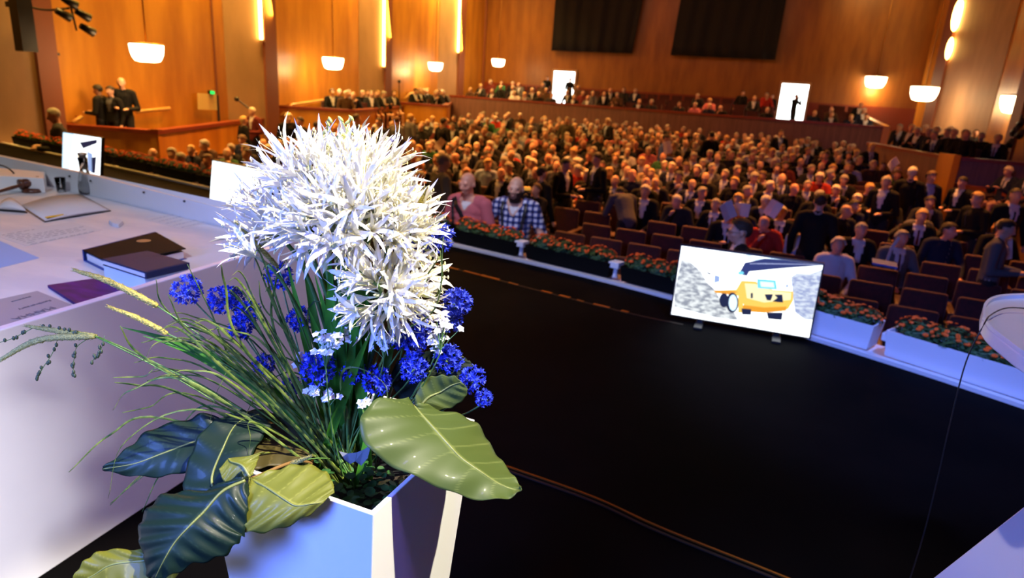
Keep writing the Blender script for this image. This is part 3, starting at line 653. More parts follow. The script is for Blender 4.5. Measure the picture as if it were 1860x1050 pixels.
# named standing people are placed by hand (see below); keep seats near them free
STAND = [  # px,py of head centre, distance, pose, turn (0 faces the stage), clothes ..., label
 (1028, 300, 11.3, 'stand_talk', 1.2, 'short', 'black', 'white', None, 'dark', 'man in a black suit in profile, talking to a man with dark tie', 1.0),
 (1084, 290, 10.7, 'stand_talk', -.8, 'full', 'black', 'white', 'navy', 'dark', 'dark-haired man in an open black suit, white shirt and dark tie, looking down', 1.03),
 (985, 315, 11.0, 'stand_rest', 2.6, 'short', 'black', 'black', None, 'dark', 'man in black standing with his back turned just left of the two talking men', .98),
 (973, 346, 9.2, 'stand_camera', -.5, 'long', 'black', 'black', None, 'brown', 'photographer in black with long hair holding up a camera beside the plaid shirt', .86),
 (806, 296, 10.0, 'stand_talk', 2.4, 'short', 'olive', None, None, 'grey', 'man in an olive jacket seen from behind, standing beside the white flowers', 1.1),
 (1126, 352, 9.9, 'bent', -2.6, 'short', 'grey', None, None, 'dark', 'person in a grey patterned jacket bending down with the back turned, by the empty seats', .95),
 (1490, 366, 8.9, 'stand_rest', 3.0, 'short', 'black', 'black', None, 'dark', 'large man in black seen from behind, standing among the seats above the big screen', 1.03),
 (1609, 332, 13.2, 'stand_talk', -.5, 'short', 'black', 'white', None, 'grey', 'grey-haired man in black suit, left of three men standing by the right aisle', 1.0),
 (1657, 314, 12.6, 'stand_rest', 2.9, 'short', 'black', 'black', None, 'white', 'white-haired man in black seen from behind, middle of three by the right aisle', 1.03),
 (1692, 322, 12.4, 'stand_rest', .3, 'full', 'charcoal', 'pale blue', None, 'brown', 'man in dark jacket over pale shirt, right of three by the right aisle', 1.0),
 (1748, 332, 12.8, 'stand_talk', -.9, 'short', 'black', 'white', None, 'dark', 'man in a black suit leaning to talk in front of the lower right box', .98),
 (1774, 363, 11.0, 'stand_talk', -1.0, 'long', 'black', 'black', None, 'blond', 'woman in black with long blond hair standing in the right aisle', .97),
 (1845, 356, 11.0, 'stand_rest', .2, 'short', 'black', 'white', 'black', 'dark', 'dark-haired man in a black suit and tie standing at the right edge', 1.03),
 (1828, 416, 9.0, 'stand_talk', 1.2, 'short', 'grey', 'white', None, 'dark', 'man in a grey suit walking right with papers under his arm at the right edge', 1.0),
 (1030, 219, 25.0, 'stand_rest', 0, 'short', 'olive', None, None, 'grey', 'man in olive standing before the rear balcony wall', 1.0),
 (1104, 221, 24.0, 'stand_talk', -.8, 'short', 'charcoal', 'pale blue', None, 'white', 'white-haired man in a grey jacket standing in the rear half of the crowd', 1.02),
 (1210, 252, 19.0, 'stand_talk', 1.6, 'short', 'blue', None, None, 'dark', 'person in a bright blue shirt standing in the middle of the crowd', 1.0),
 (1292, 246, 18.2, 'stand_rest', -2.6, 'short', 'black', None, None, 'dark', 'person in black standing in the crowd below the lit doorway', 1.0),
 (1365, 262, 18.0, 'bent', 2.3, 'short', 'beige', None, None, 'grey', 'person in a beige jacket bending among the crowd below the lit doorway', .9),
 (1419, 243, 18.0, 'stand_rest', .2, 'short', 'black', 'pale blue', None, 'brown', 'man in dark suit and pale shirt standing directly below the lit doorway', 1.0),
 (1584, 268, 16.5, 'stand_talk', .3, 'full', 'black', 'white', 'navy', 'blond', 'blond man in black suit and tie near the right end of the balcony wall', .97),
 (1500, 283, 15.5, 'stand_talk', -.6, 'full', 'charcoal', 'pink', None, 'brown', 'person in open jacket over a pink shirt standing right of the crowd\'s middle', .9),
 (858, 234, 19.5, 'stand_talk', -.7, 'short', 'black', 'white', None, 'brown', 'waiter-like person in a black waistcoat and white sleeves standing beyond the flowers', 1.0),
 (806, 222, 21.0, 'stand_rest', 2.8, 'short', 'black', None, None, 'dark', 'man in black seen from behind, standing far beyond the flowers', 1.03),
 (746, 214, 17.5, 'stand_rest', 2.6, 'short', 'grey', None, None, 'blond', 'person in a grey pullover standing by the second left box, rightmost of the group', 1.0),
 (722, 219, 18.2, 'stand_rest', 2.9, 'short', 'grey', None, None, 'brown', 'person in grey shirt, second from right in the group by the second left box', 1.0),
 (688, 222, 18.6, 'stand_rest', -.3, 'short', 'charcoal', 'white', None, 'dark', 'person in charcoal standing in the group by the second left box, under the rail', 1.0),
 (648, 216, 19.0, 'stand_rest', 2.4, 'short', 'black', None, None, 'dark', 'broad man in black standing above the white flowers, under the second box rail', 1.08),
 (576, 228, 16.2, 'stand_rest', 2.8, 'short', 'blue', None, None, 'dark', 'person in a bright blue jacket seen from behind left of the flower tips', .94),
 (545, 221, 17.0, 'stand_talk', -.5, 'short', 'black', 'white', None, 'dark', 'man in black with a white collar standing left of the person in blue', 1.0),
 (524, 214, 16.5, 'stand_talk', .8, 'full', 'black', None, None, 'white', 'white-haired person in dark brown standing at the left of the group by the stairs', 1.02),
 (443, 219, 16.0, 'stand_rest', 2.7, 'long', 'black', None, None, 'blond', 'woman with long fair hair in a black coat by the end of the left box', .98),
 (458, 203, 17.2, 'stand_talk', -.2, 'short', 'maroon', 'white', None, 'white', 'white-haired woman in a dark red jacket standing at the end of the left box', 1.0),
 (177, 164, 14.6, 'stand_talk', -1.2, 'full', 'black', None, None, 'dark', 'leftmost of three standing people in black in the empty left box', .96),
 (200, 166, 14.0, 'stand_rest', .2, 'full', 'black', 'grey', None, 'dark', 'dark-haired person in an open jacket, in the middle of three in the left box', .95),
 (220, 151, 14.6, 'stand_talk', .7, 'fringe', 'black', None, None, 'grey', 'tall balding man in black, rightmost of three in the left box', 1.03),
 (993, 158, 34.0, 'stand_rest', .1, 'short', 'black', None, None, 'dark', 'dark standing figure at the left side of the small lit doorway', 1.0),
 (1035, 160, 34.0, 'stand_talk', .6, 'short', 'black', None, None, 'dark', 'dark figure standing before the right half of the small lit doorway', 1.0),
 (1447, 176, 33.0, 'stand_camera', .9, 'short', 'black', None, None, 'dark', 'dark figure with raised arms standing against the larger lit doorway', 1.0),
 (1402, 178, 33.0, 'stand_rest', .0, 'short', 'charcoal', None, None, 'dark', 'dark standing figure just left of the larger lit doorway', 1.0),
 (98, 210, 12.6, 'stand_talk', -.7, 'short', 'charcoal', 'white', None, 'grey', 'grey-haired man in a dark waistcoat working at the left end of the stage edge', .94),
]
STOOD = []
SK = {}
def stand_kit(pose, hr, vox=.02):
    if (pose, hr) not in SK: SK[(pose, hr)] = human_meshes(pose, vox, hr)
    return SK[(pose, hr)]
for (px, py, dist, pose, rz, hr, jk, sh, tie, hc, label, sc) in STAND:
    p = POSES[pose]; head = Vector(p['head']); Rz = Matrix.Rotation(rz, 3, 'Z'); ho = Rz @ head
    # stand on the floor: the head is sc * pose height above what carries the person; find where the sight line has that height
    r = ray(px, py); hor = Vector((r.x, r.y)).length; pt = r * (dist / r.length) + V(0, 0, CAMZ)
    base = V(pt.x - ho.x * sc, pt.y - ho.y * sc, 0)
    if base.x < XL + .25: base.x = XL + .3
    inbox1 = px < 240 and px > 150
    fx = {177: -13.7, 200: -13.45, 220: -13.4, 98: -12.3, 443: -12.5, 458: -12.9}.get(px)
    fy = {993: 34.9, 1035: 34.9, 1447: 34.2, 1402: 34.2}.get(px)
    for it in range(0 if fx or fy else 12):                  # slide along the line of sight until the feet meet the floor
        fz = -.45 if inbox1 else floor_z(base.y)
        z = fz + ho.z * sc; k = (z - CAMZ) / r.z if abs(r.z) > 1e-6 else 0; q = r * k + V(0, 0, CAMZ)
        if it < 11: base = V(q.x - ho.x * sc, q.y - ho.y * sc, fz)
    if not fx and not fy and (base.x < XL + .3 or Vector((base.x, base.y)).length > 1.5 * dist or Vector((base.x, base.y)).length < .6 * dist or base.y < 0):
        pt = r * (dist / r.length) + V(0, 0, CAMZ); base = V(max(XL + .35, pt.x - ho.x * sc), pt.y - ho.y * sc, -.45 if inbox1 else floor_z(pt.y))
        sc = (pt.z - base.z) / ho.z; sc = max(.86, min(1.12, sc))
    if fy:
        q = aty(px, py, fy); fz = .91 if fy > 34.5 else .69; sc = max(.85, min(1.2, (q.z - fz) / ho.z)); base = V(q.x - ho.x * sc, fy, fz)
    if fx:
        q = atx(px, py, fx + ho.x * sc); fz = -.45 if inbox1 else floor_z(q.y); base = V(fx, q.y - ho.y * sc, fz); sc = (q.z - fz) / ho.z
    person(stand_kit(pose, hr), base, rz, label, None, jk, sh or jk, tie, hc, scale=sc)
    STOOD.append((base, px, py, sc, dist))

for b in ((.15, 6.95), (.15, 7.9), (-3.15, 7.1), (-2.4, 7.2)): STOOD.append((V(b[0], b[1], 0), 0, 0, 1, 0))
def near_stood(x, y, r=.42): return any((b.x - x) ** 2 + (b.y - y) ** 2 < r * r for b, *_ in STOOD)
persons = [p for p in persons if not near_stood(p[1], p[2])]
seats = [s for s in seats if not near_stood(s[1], s[2], .40)]
persons.sort(key=lambda t: t[0]); seats.sort(key=lambda t: t[0])
NIND = 300 - len(STAND) - 8
JK = ['black'] * 18 + ['charcoal'] * 8 + ['navy'] * 7 + ['grey'] * 2 + ['brown'] * 2 + ['white', 'pale blue', 'red', 'beige', 'pink', 'maroon', 'green', 'brown', 'grey']
HK = ['white'] * 5 + ['grey'] * 5 + ['brown'] * 2 + ['dark'] * 2 + ['blond'] * 2
rest = []
rowcount = {}
for i, (d, x, y, z, rz, k, n, where) in enumerate(persons):
    key = KEYS[rr.choice([0, 0, 1, 2, 3, 4, 5, 6, 7, 8, 9, 10, 11 % len(KEYS)])]; jk = rr.choice(JK); hc = rr.choice(HK)
    sh = 'white' if jk in ('black', 'charcoal', 'navy', 'grey') and rr.random() < .65 else jk
    tie = rr.choice(['maroon', 'navy', 'black', 'blue']) if sh == 'white' and jk != 'white' and rr.random() < .6 else None
    a = rz + rr.uniform(-.3, .3) + (.18 if x > 0 else .0); x += rr.uniform(-.07, .07); y += rr.uniform(-.07, .03)
    if i < NIND:
        rc = rowcount[(where, k)] = rowcount.get((where, k), 0) + 1
        hd = {'fringe': 'balding %s-haired' % hc, 'long': 'long-haired %s' % hc}.get(key[1], '%s-haired' % hc)
        wr_ = {'parquet': '%s row from stage' % ordn(k + 1)}.get(where, '%s row of %s' % (ordn(k + 1), where))
        act = {'seat_rest': 'seated upright', 'seat_read': 'reading', 'seat_turn': 'head turned', 'seat_lean': 'leaning'}[key[0]]
        label = '%s person in %s, %s, %s, seat %s' % (hd, jk, act, wr_, ordn(n)); assert len(label.split()) <= 16, label
        person(KIT[key], (x, y + .0, z), a, label, 'seated audience, ' + where, jk, sh, tie, hc, lite=d > 13, skin=rr.choice([SKIN, SKIN, SKIN2]), scale=rr.uniform(.96, 1.04))
    else: rest.append((x, y, z, a, key, jk, sh, hc))
# the farthest listeners: past 300 they are one object
if rest:
    lo = {}
    def low(key):
        if key in lo: return lo[key]
        parts = []
        for k in ('body', 'hair', 'jacket', 'shirt'):
            if k not in KIT[key]: continue
            o = link(D.objects.new('t', KIT[key][k])); dm = o.modifiers.new('d', 'DECIMATE'); dm.ratio = .22
            dg = bpy.context.evaluated_depsgraph_get(); me = D.meshes.new_from_object(o.evaluated_get(dg)); D.objects.remove(o)
            parts.append((k, [v.co.copy() for v in me.vertices], [tuple(p.vertices) for p in me.polygons])); D.meshes.remove(me)
        lo[key] = parts; return parts
    mats = [SKIN] + list(HM.values()) + list(CLM.values()); hi = {k: 1 + i for i, k in enumerate(HM)}; ci = {k: 1 + len(HM) + i for i, k in enumerate(CLM)}
    mb = MB()
    for x, y, z, a, key, jk, sh, hc in rest:
        Mx = Matrix.Translation((x, y, z)) @ Matrix.Rotation(a, 4, 'Z')
        for k, vs, fs in low(key):
            mb.cur = {'body': 0, 'hair': hi[hc], 'jacket': ci[jk], 'shirt': ci[sh]}[k]; mb.add([Mx @ v for v in vs], fs)
    o = mb.build('distant_audience', mats, None, True); tag(o, 'mass of the farthest seated listeners in the rear rows and on the rear balcony', 'audience', None, 'stuff')
# seats: 300 nearest as things, the rest as one object
occ = {(round(p[1], 2), round(p[2], 2)) for p in persons}
for i, (d, x, y, z, rz, k, n, wh) in enumerate(seats[:300]):
    st = 'taken' if (round(x, 2), round(y, 2)) in occ else 'empty'
    add_seat(x, y, z, rz, '%s dark red seat, %s row of the %s, %s from left end' % (st, ordn(k + 1), wh, ordn(n)), 'dark red hall seats')
mb = MB()
for d, x, y, z, rz, k, n, wh in seats[300:]:
    mb.cur = 0; mb.box((-.24, -.24, .36), (.24, .22, .47), rz, (x, y, z)); mb.box((-.24, .24, .38), (.24, .32, .93), rz, (x, y, z))
    mb.cur = 1; mb.box((-.28, -.2, .0), (-.25, .26, .62), rz, (x, y, z)); mb.box((.25, -.2, .0), (.28, .26, .62), rz, (x, y, z))
o = mb.build('distant_seats', [RED, REDW]); tag(o, 'dark red seats of the rear rows, balcony and boxes, mostly hidden by people', 'seats', None, 'stuff')
print('PEOPLE', len(persons), 'seats', len(seats), 'rest', len(rest), 'seat300 d', seats[299][0], 'person d', persons[NIND - 1][0] if len(persons) > NIND else None)

# ---------------------------------------------------------------- people at the stage edge
def hero_pose(**k):
    p = dict(POSES['stand_rest']); p.update(k); return p
def seat_person(px, py, dist, pose, rz, fz):
    r = ray(px, py); r = r / Vector((r.x, r.y)).length; q = r * dist + V(0, 0, CAMZ); h = Vector(pose['head']); ho = Matrix.Rotation(rz, 3, 'Z') @ h
    sc = (q.z - fz) / h.z; return V(q.x - ho.x * sc, q.y - ho.y * sc, fz), sc
def front_strip(data, path, wd, out=.02, up=None):
    """band laid on the front of the body along (x, z) points"""
    co, no, tg, faces, loc, dz, fr = data; mb = MB(); pts = []
    body = np.isin(tg, ['torso', 'neck', 'arm'])
    P = sm([(x, 0, z) for x, z in path], 6)
    for p in P:
        k = body & (np.abs(co[:, 0] - p.x) < .03) & (np.abs(co[:, 2] - p.z) < .03)
        y = co[k, 1].min() if k.any() else (pts[-1].y + out if pts else -.1)
        pts.append(V(p.x, y - out, p.z))
    vs = []; n = len(pts)
    for i, p in enumerate(pts):
        t = (pts[min(n - 1, i + 1)] - pts[max(0, i - 1)]).normalized(); s_ = t.cross(V(0, -1, 0)).normalized() * wd / 2
        vs += [p - s_, p + V(0, -.004, 0), p + s_]
    mb.add(vs, [f for i in range(n - 1) for f in ((i * 3, i * 3 + 1, i * 3 + 4, i * 3 + 3), (i * 3 + 1, i * 3 + 2, i * 3 + 5, i * 3 + 4))]); return mb
PLAID = mat('plaid_blue_white_shirt', (.1, .12, .3), .85, spec=.2)
def make_plaid(m):
    nt = m.node_tree; N = nt.nodes; L = nt.links; b = N['Principled BSDF']; tc = N.new('ShaderNodeTexCoord'); sp = N.new('ShaderNodeSeparateXYZ'); L.new(tc.outputs['Object'], sp.inputs[0])
    def band(sock, fq, thr):
        a = N.new('ShaderNodeMath'); a.operation = 'MULTIPLY'; a.inputs[1].default_value = fq; L.new(sock, a.inputs[0])
        s_ = N.new('ShaderNodeMath'); s_.operation = 'SINE'; L.new(a.outputs[0], s_.inputs[0])
        g = N.new('ShaderNodeMath'); g.operation = 'GREATER_THAN'; g.inputs[1].default_value = thr; L.new(s_.outputs[0], g.inputs[0]); return g.outputs[0]
    vx, vz, tx, tz = band(sp.outputs['X'], 105, .1), band(sp.outputs['Z'], 105, .1), band(sp.outputs['X'], 105, -.93), band(sp.outputs['Z'], 105, -.93)
    ad = N.new('ShaderNodeMath'); ad.operation = 'ADD'; L.new(vx, ad.inputs[0]); L.new(vz, ad.inputs[1])
    dv = N.new('ShaderNodeMath'); dv.operation = 'MULTIPLY'; dv.inputs[1].default_value = .5; L.new(ad.outputs[0], dv.inputs[0])
    cr = N.new('ShaderNodeValToRGB'); cr.color_ramp.interpolation = 'CONSTANT'; e = cr.color_ramp.elements; e[0].color = (.55, .58, .7, 1); e[1].position = .4; e[1].color = (.07, .09, .26, 1)
    e.new(.9).color = (.012, .016, .07, 1); L.new(dv.outputs[0], cr.inputs[0]); L.new(cr.outputs[0], b.inputs['Base Color'])
make_plaid(PLAID)
PINKS = mat('dusty_pink_shirt_cloth', (.5, .13, .15), .85, spec=.2)
# man in the pink shirt
pz = hero_pose(elbow=[(-.28, .02, 1.12), (.27, .0, 1.12)], hand=[(-.26, -.20, 1.02), (.20, -.24, 1.06)], tilt=(.12, 0, -.08), head=(-.01, -.05, 1.62), neck=(0, -.02, 1.48))
pk = human_meshes(pz, .011, 'none', hero=True, belly=.03, hand_detail=True); dat = pk['_data']; co, no, tg, faces, loc, dz, fr = dat
hnd = np.min([np.linalg.norm(co - np.array(h), axis=1) for h in pz['hand']], axis=0)
vn = np.isin(tg, ['torso', 'neck']) & (dz > .015) & (np.abs(co[:, 0]) < .01 + np.clip((dz - .015) * .7, 0, .07)) & (fr < -.02)
pk['jacket'] = sub(co, no, faces, (((tg == 'torso') | ((tg == 'arm') & (hnd > .24))) & ~vn) | ((tg == 'neck') & (loc[:, 2] < -.13) & ~vn), .016, 'shirt', PINKS)
pk['shirt'] = sub(co, no, faces, vn & (dz < .10), .006, 'undershirt', CLM['white'])
base, sc = seat_person(849, 334, 7.75, pz, -.1, -1.2)
pm = person(pk, base, -.1, 'bald man in a dusty pink shirt with a black camera strap, behind the flower troughs', None, 'pink', 'white', skin=SKIN2, scale=sc, top='shirt')
for o in pm.children:
    if o.data == pk['jacket']: setmat(o, PINKS)
    if o.data == pk['shirt']: o.name = 'undershirt'
front_strip(dat, [(-.14, 1.47), (-.10, 1.40), (-.03, 1.32), (.02, 1.22), (.04, 1.08), (.05, .98)], .05).build('camera_strap', BLK, pm)
front_strip(dat, [(-.15, 1.46), (-.15, 1.36), (-.13, 1.24), (-.12, 1.10)], .03).build('bag_strap', BLK, pm)
# bearded man in plaid
pz = hero_pose(elbow=[(-.36, -.04, 1.19), (.29, .02, 1.14)], hand=[(-.13, -.33, 1.08), (.24, -.22, 1.06)], tilt=(.02, .06, .05), head=(.0, -.06, 1.61), neck=(0, -.03, 1.47))
pk = human_meshes(pz, .011, 'none', hero=True, belly=.03, hand_detail=True); dat = pk['_data']; co, no, tg, faces, loc, dz, fr = dat
hnd = np.min([np.linalg.norm(co - np.array(h), axis=1) for h in pz['hand']], axis=0)
vn = np.isin(tg, ['torso', 'neck']) & (dz > .0) & (np.abs(co[:, 0]) < .01 + np.clip((dz - .0) * .6, 0, .07)) & (fr < -.02)
pk['jacket'] = sub(co, no, faces, (((tg == 'torso') | ((tg == 'arm') & (hnd > .25))) & ~vn) | ((tg == 'neck') & (loc[:, 2] < -.135) & ~vn), .016, 'shirt', PLAID)
pk['shirt'] = sub(co, no, faces, vn & (dz < .09), .006, 'undershirt', CLM['white'])
base, sc = seat_person(937, 342, 7.6, pz, .05, -1.2)
bm_ = person(pk, base, .05, 'bearded bald man in a blue and white plaid shirt leaning on the stage edge', None, 'blue', 'white', skin=SKIN, scale=sc, top='shirt')
for o in bm_.children:
    if o.data == pk['jacket']: setmat(o, PLAID)
    if o.data == pk['shirt']: o.name = 'undershirt'
lx, ly, lz = loc[:, 0], loc[:, 1], loc[:, 2]
beard = np.isin(tg, ['head', 'neck']) & (lz < -.034 + .25 * np.abs(lx)) & (lz > -.15) & (ly < .0) & ~((np.abs(lx) < .022) & (np.abs(lz + .064) < .010)) & ~((np.abs(lx) < .02) & (lz > -.048))
link(D.objects.new('beard', sub(co, no, faces, beard, .012 + .012 * np.clip((-lz - .05) * 20, 0, 1.3), 'beard', mat('dark_brown_beard', (.035, .015, .008), .8))), bm_)
for sx in (-1, 1): front_strip(dat, [(.12 * sx, 1.47), (.12 * sx, 1.38), (.10 * sx, 1.24), (.08 * sx, 1.1), (.05 * sx, .98)], .03).build('shoulder_strap', BLK, bm_)
# man in profile behind the big screen
pz = hero_pose(tilt=(.08, 0, 0), head=(0, -.03, 1.61))
pk = human_meshes(pz, .012, 'full', hero=True); base, sc = seat_person(1343, 421, 6.95, pz, -1.35, -1.2)
pm = person(pk, base, -1.35, 'dark-haired man with glasses in profile behind the big stage screen', None, 'black', 'white', hair='dark', scale=sc)
g = MB(); R_ = Euler(pz['tilt'], 'XYZ').to_matrix(); hh = Vector(pz['head'])
for sx in (-1, 1):
    ring = [hh + R_ @ V(.034 * sx + .024 * math.cos(a), -.102, .0 + .017 * math.sin(a)) for a in [2 * PI * i / 14 for i in range(15)]]
    g.tube(ring, .0022, 5); g.tube([hh + R_ @ V(.058 * sx, -.10, .006), hh + R_ @ V(.082 * sx, -.04, .008), hh + R_ @ V(.082 * sx, .02, .0)], .002, 5)
g.tube([hh + R_ @ V(-.01, -.104, .004), hh + R_ @ V(.01, -.104, .004)], .002, 5)
g.build('glasses', BLK, pm)
# camera with flash, lens and red light held by the photographer
c = [b for b, px, py, s_, d_ in STOOD if px == 973][0]
cpos = c + Matrix.Rotation(-.5, 3, 'Z') @ V(.0, -.30, 1.53) * .86; t = empty('photo_camera', cpos, 'black camera with an orange-lit flash diffuser held up by the photographer', 'camera')
part('camera_body', MB().box((-.08, -.05, -.05), (.08, .05, .05), .4, cpos), BLK, t)
part('lens', MB().tube([cpos + V(.02, -.05, 0), cpos + V(.06, -.17, .0)], .038, 12), BLK, t, True)
part('flash_diffuser', MB().box((-.06, -.04, .08), (.07, .05, .125), .5, cpos), mat('flash_amber', (.9, .5, .08), .5, emis=(1, .45, .05), estr=.5), t)
part('flash_foot', MB().box((-.03, -.03, .05), (.03, .03, .08), .4, cpos), BLK, t)
part('red_light', MB().ball(cpos + V(-.085, -.05, .03), .014), mat('red_led', (1, 0, 0), .4, emis=(1, .02, .04), estr=2), t)
# papers held up in the audience
PAPER = mat('paper_white', (.75, .72, .7), .8)
for px, py, d, a, w_, h_, lab in [(1322, 383, 9.6, .5, .2, .27, 'white leaflet held up by a listener left of the centre, tilted'), (1346, 381, 9.9, -.1, .24, .2, 'open white programme held up by a listener, right of the tilted leaflet'), (1404, 379, 9.9, -.5, .2, .24, 'white sheet held at a slant by a listener, rightmost of three above the screen'),
                                 (1622, 298, 13.0, .8, .24, .18, 'white paper raised by a man at the right aisle'), (1822, 455, 8.6, .3, .22, .3, 'pale folder carried by the man in the grey suit'), (799, 262, 15.5, .9, .28, .16, 'white booklet held low beyond the flowers'), (1620, 453, 8.3, 1.1, .34, .05, 'pale booklet lying over a seat back right of the screen'), (1212, 268, 16, .2, .2, .3, 'white sheet held by the person in the bright blue shirt')]:
    c = atd(px, py, d); t = empty('leaflet', c, lab, 'leaflet')
    mb = MB(); R_ = M.to_3x3() @ Matrix.Rotation(a, 3, 'Z') @ Matrix.Rotation(.4, 3, 'X')
    for sx in (-1, 1):
        q = [R_ @ V(x * sx, y, z) + c for x, y, z in ((0, -h_ / 2, -.015), (w_ / 2, -h_ / 2, .015), (w_ / 2, h_ / 2, .015), (0, h_ / 2, -.015))]
        if sx < 0: q = q[::-1]
        mb.hexa(q, [v + R_ @ V(0, 0, .004) for v in q])
    part('pages', mb, PAPER, t)
# blue and yellow folders on a seat
t = empty('blue_folder', atd(1606, 487, 7.6), 'bright blue folder lying on the seats right of the screen', 'folder'); a, b = atd(1584, 480, 7.7), atd(1630, 489, 7.6)
part('cover', MB().hexa([a, b, b + V(.02, .18, .02), a + V(.02, .18, .02)], [p + V(0, 0, .02) for p in (a, b, b + V(.02, .18, .02), a + V(.02, .18, .02))]), mat('folder_blue', (.03, .09, .5), .4), t)

# ================================================================ FLOWER TROUGHS
LEAFD = noisy(mat('mum_leaf_green', (.03, .09, .02), .6), (.015, .05, .012), (.05, .12, .025), (20, 20, 20), 3)
ORNG = mat('mum_petal_orange', (.95, .14, .008), .6); YELC = mat('mum_centre_yellow', (.7, .16, .02), .6)
def leafcard(mb, c, n, r, rr_):
    a = Vector((rr_.uniform(-1, 1), rr_.uniform(-1, 1), rr_.uniform(-.3, .6))).normalized(); s_ = n.cross(a)
    s_ = s_.normalized() if s_.length > .05 else V(1, 0, 0); f = s_.cross(n).normalized()
    mb.add([c - f * r, c + s_ * r * .45 + n * r * .1, c + f * r, c - s_ * r * .45 + n * r * .1], [(0, 1, 2, 3)])
def mum_kit(seed):
    q = random.Random(seed); fo, bl, ce = MB(), MB(), MB()
    for i in range(330):
        u = q.uniform(0, 2 * PI); v = math.acos(q.uniform(-.15, 1)); n = V(math.sin(v) * math.cos(u), math.sin(v) * math.sin(u), math.cos(v)); s_ = q.uniform(.55, 1.02)
        leafcard(fo, V(n.x * .15 * s_, n.y * .115 * s_, .05 + n.z * .14 * s_), (n + V(q.uniform(-.5, .5), q.uniform(-.5, .5), q.uniform(-.2, .5))).normalized(), q.uniform(.018, .03), q)
    for i in range(12): a = q.uniform(0, 6.28); fo.tube([(0, 0, -.03), (.06 * math.cos(a), .05 * math.sin(a), .08), (.11 * math.cos(a), .08 * math.sin(a), .15)], .003, 4)
    for i in range(34):
        u = q.uniform(0, 2 * PI); v = math.acos(q.uniform(.25, 1)); n = V(math.sin(v) * math.cos(u), math.sin(v) * math.sin(u), math.cos(v)); c = V(n.x * .15, n.y * .115, .06 + n.z * .15)
        a = n.orthogonal().normalized(); b = n.cross(a); r = q.uniform(.016, .023); m_ = 9
        for ring, (rr1, hh_) in enumerate(((1, .002), (.7, .009))):
            for k in range(m_):
                an = 2 * PI * (k + .5 * ring) / m_; dd = a * math.cos(an) + b * math.sin(an); ss = a * -math.sin(an) + b * math.cos(an)
                bl.add([c, c + dd * r * rr1 * .6 - ss * r * .24 + n * (hh_ + .004), c + dd * r * rr1 + n * hh_, c + dd * r * rr1 * .6 + ss * r * .24 + n * (hh_ + .004)], [(0, 1, 2, 3)])
        ce.ball(c + n * .008, r * .3, 6, 4)
    return [x.build(nm, m_).data for x, nm, m_ in ((fo, 'foliage', LEAFD), (bl, 'blossoms', ORNG), (ce, 'flower_centres', YELC))]
MK = [mum_kit(s) for s in (1, 2, 3)]
for o in [o for o in C.objects if o.name.split('.')[0] in ('foliage', 'blossoms', 'flower_centres') and o.parent is None]: D.objects.remove(o)
def trough_mb(L, W, H):
    mb = MB(); t = .012
    o = [(-L / 2 + .02, -W / 2 + .015, 0), (L / 2 - .02, -W / 2 + .015, 0), (L / 2 - .02, W / 2 - .015, 0), (-L / 2 + .02, W / 2 - .015, 0)]
    u = [(-L / 2, -W / 2, H), (L / 2, -W / 2, H), (L / 2, W / 2, H), (-L / 2, W / 2, H)]; iu = [(x * (1 - 2 * t / L), y * (1 - 2 * t / W), H) for x, y, z in u]; il = [(x, y, H - .05) for x, y, z in iu]
    mb.add(o + u + iu + il, [(3, 2, 1, 0)] + [(i, (i + 1) % 4, 4 + (i + 1) % 4, 4 + i) for i in range(4)] + [(4 + i, 4 + (i + 1) % 4, 8 + (i + 1) % 4, 8 + i) for i in range(4)] + [(8 + i, 8 + (i + 1) % 4, 12 + (i + 1) % 4, 12 + i) for i in range(4)])
    return mb
def trough(x0, x1, white, desc, mums=4, sunk=0):
    a, _ = edge_at(x0); b, _ = edge_at(x1); d = (b - a).normalized(); n = V(-d.y, d.x, 0); L = (b - a).length; c = (a + b) / 2 + n * .17
    rz = math.atan2(d.y, d.x); H = .19 if white else .145
    t = empty('flower_trough', (c.x, c.y, .028), '%s flower trough on the stage edge, %s' % ('white' if white else 'black', desc), 'planter', None, rz)  # the 'black' ones are white troughs with painted shade
    trough_mb(L, .24, H).build('trough_box', TROUGHW if white else TROUGHSHADE, t)
    MB().box((-L / 2 + .012, -.10, H - .05), (L / 2 - .012, .10, H - .03)).build('soil', SOIL, t)
    for k in range(mums):
        u = (k + .5) / mums - .5; p = c + d * (u * L * .9)
        m = empty('chrysanthemum', (p.x, p.y, H - .002), 'orange chrysanthemum, %s in the trough %s' % (ORD[k + 1], desc), 'flower', 'chrysanthemums along the stage edge', rz + RS.uniform(-.3, .3))
        s_ = RS.uniform(.92, 1.08); m.scale = (s_, s_, s_ * RS.uniform(.64, .80))
        for me, nm in zip(RS.choice(MK), ('foliage', 'blossoms', 'flower_centres')): link(D.objects.new(nm, me), m)
trough(-2.93, -2.08, False, 'in front of the man in pink', 4)
trough(-1.98, -1.04, False, 'right of the man in plaid', 4)
trough(-.94, -.28, False, 'just left of the big screen', 3)
trough(-.18, .42, False, 'hidden behind the big screen', 2)
trough(.50, 1.06, True, 'at the right of the big screen', 3)
trough(1.13, 2.1, True, 'at the right edge', 5)
desc = ['behind the white flowers', 'right of the left wide screen', 'left of the left wide screen', 'beyond the middle of the long table', 'second from the small far screen', 'just right of the small far screen', 'behind the small far screen', 'left of the small far screen', 'at the far left edge']
x = -3.03
for i in range(9):
    trough(x - 1.08, x, False, desc[i], 4); x -= 1.2
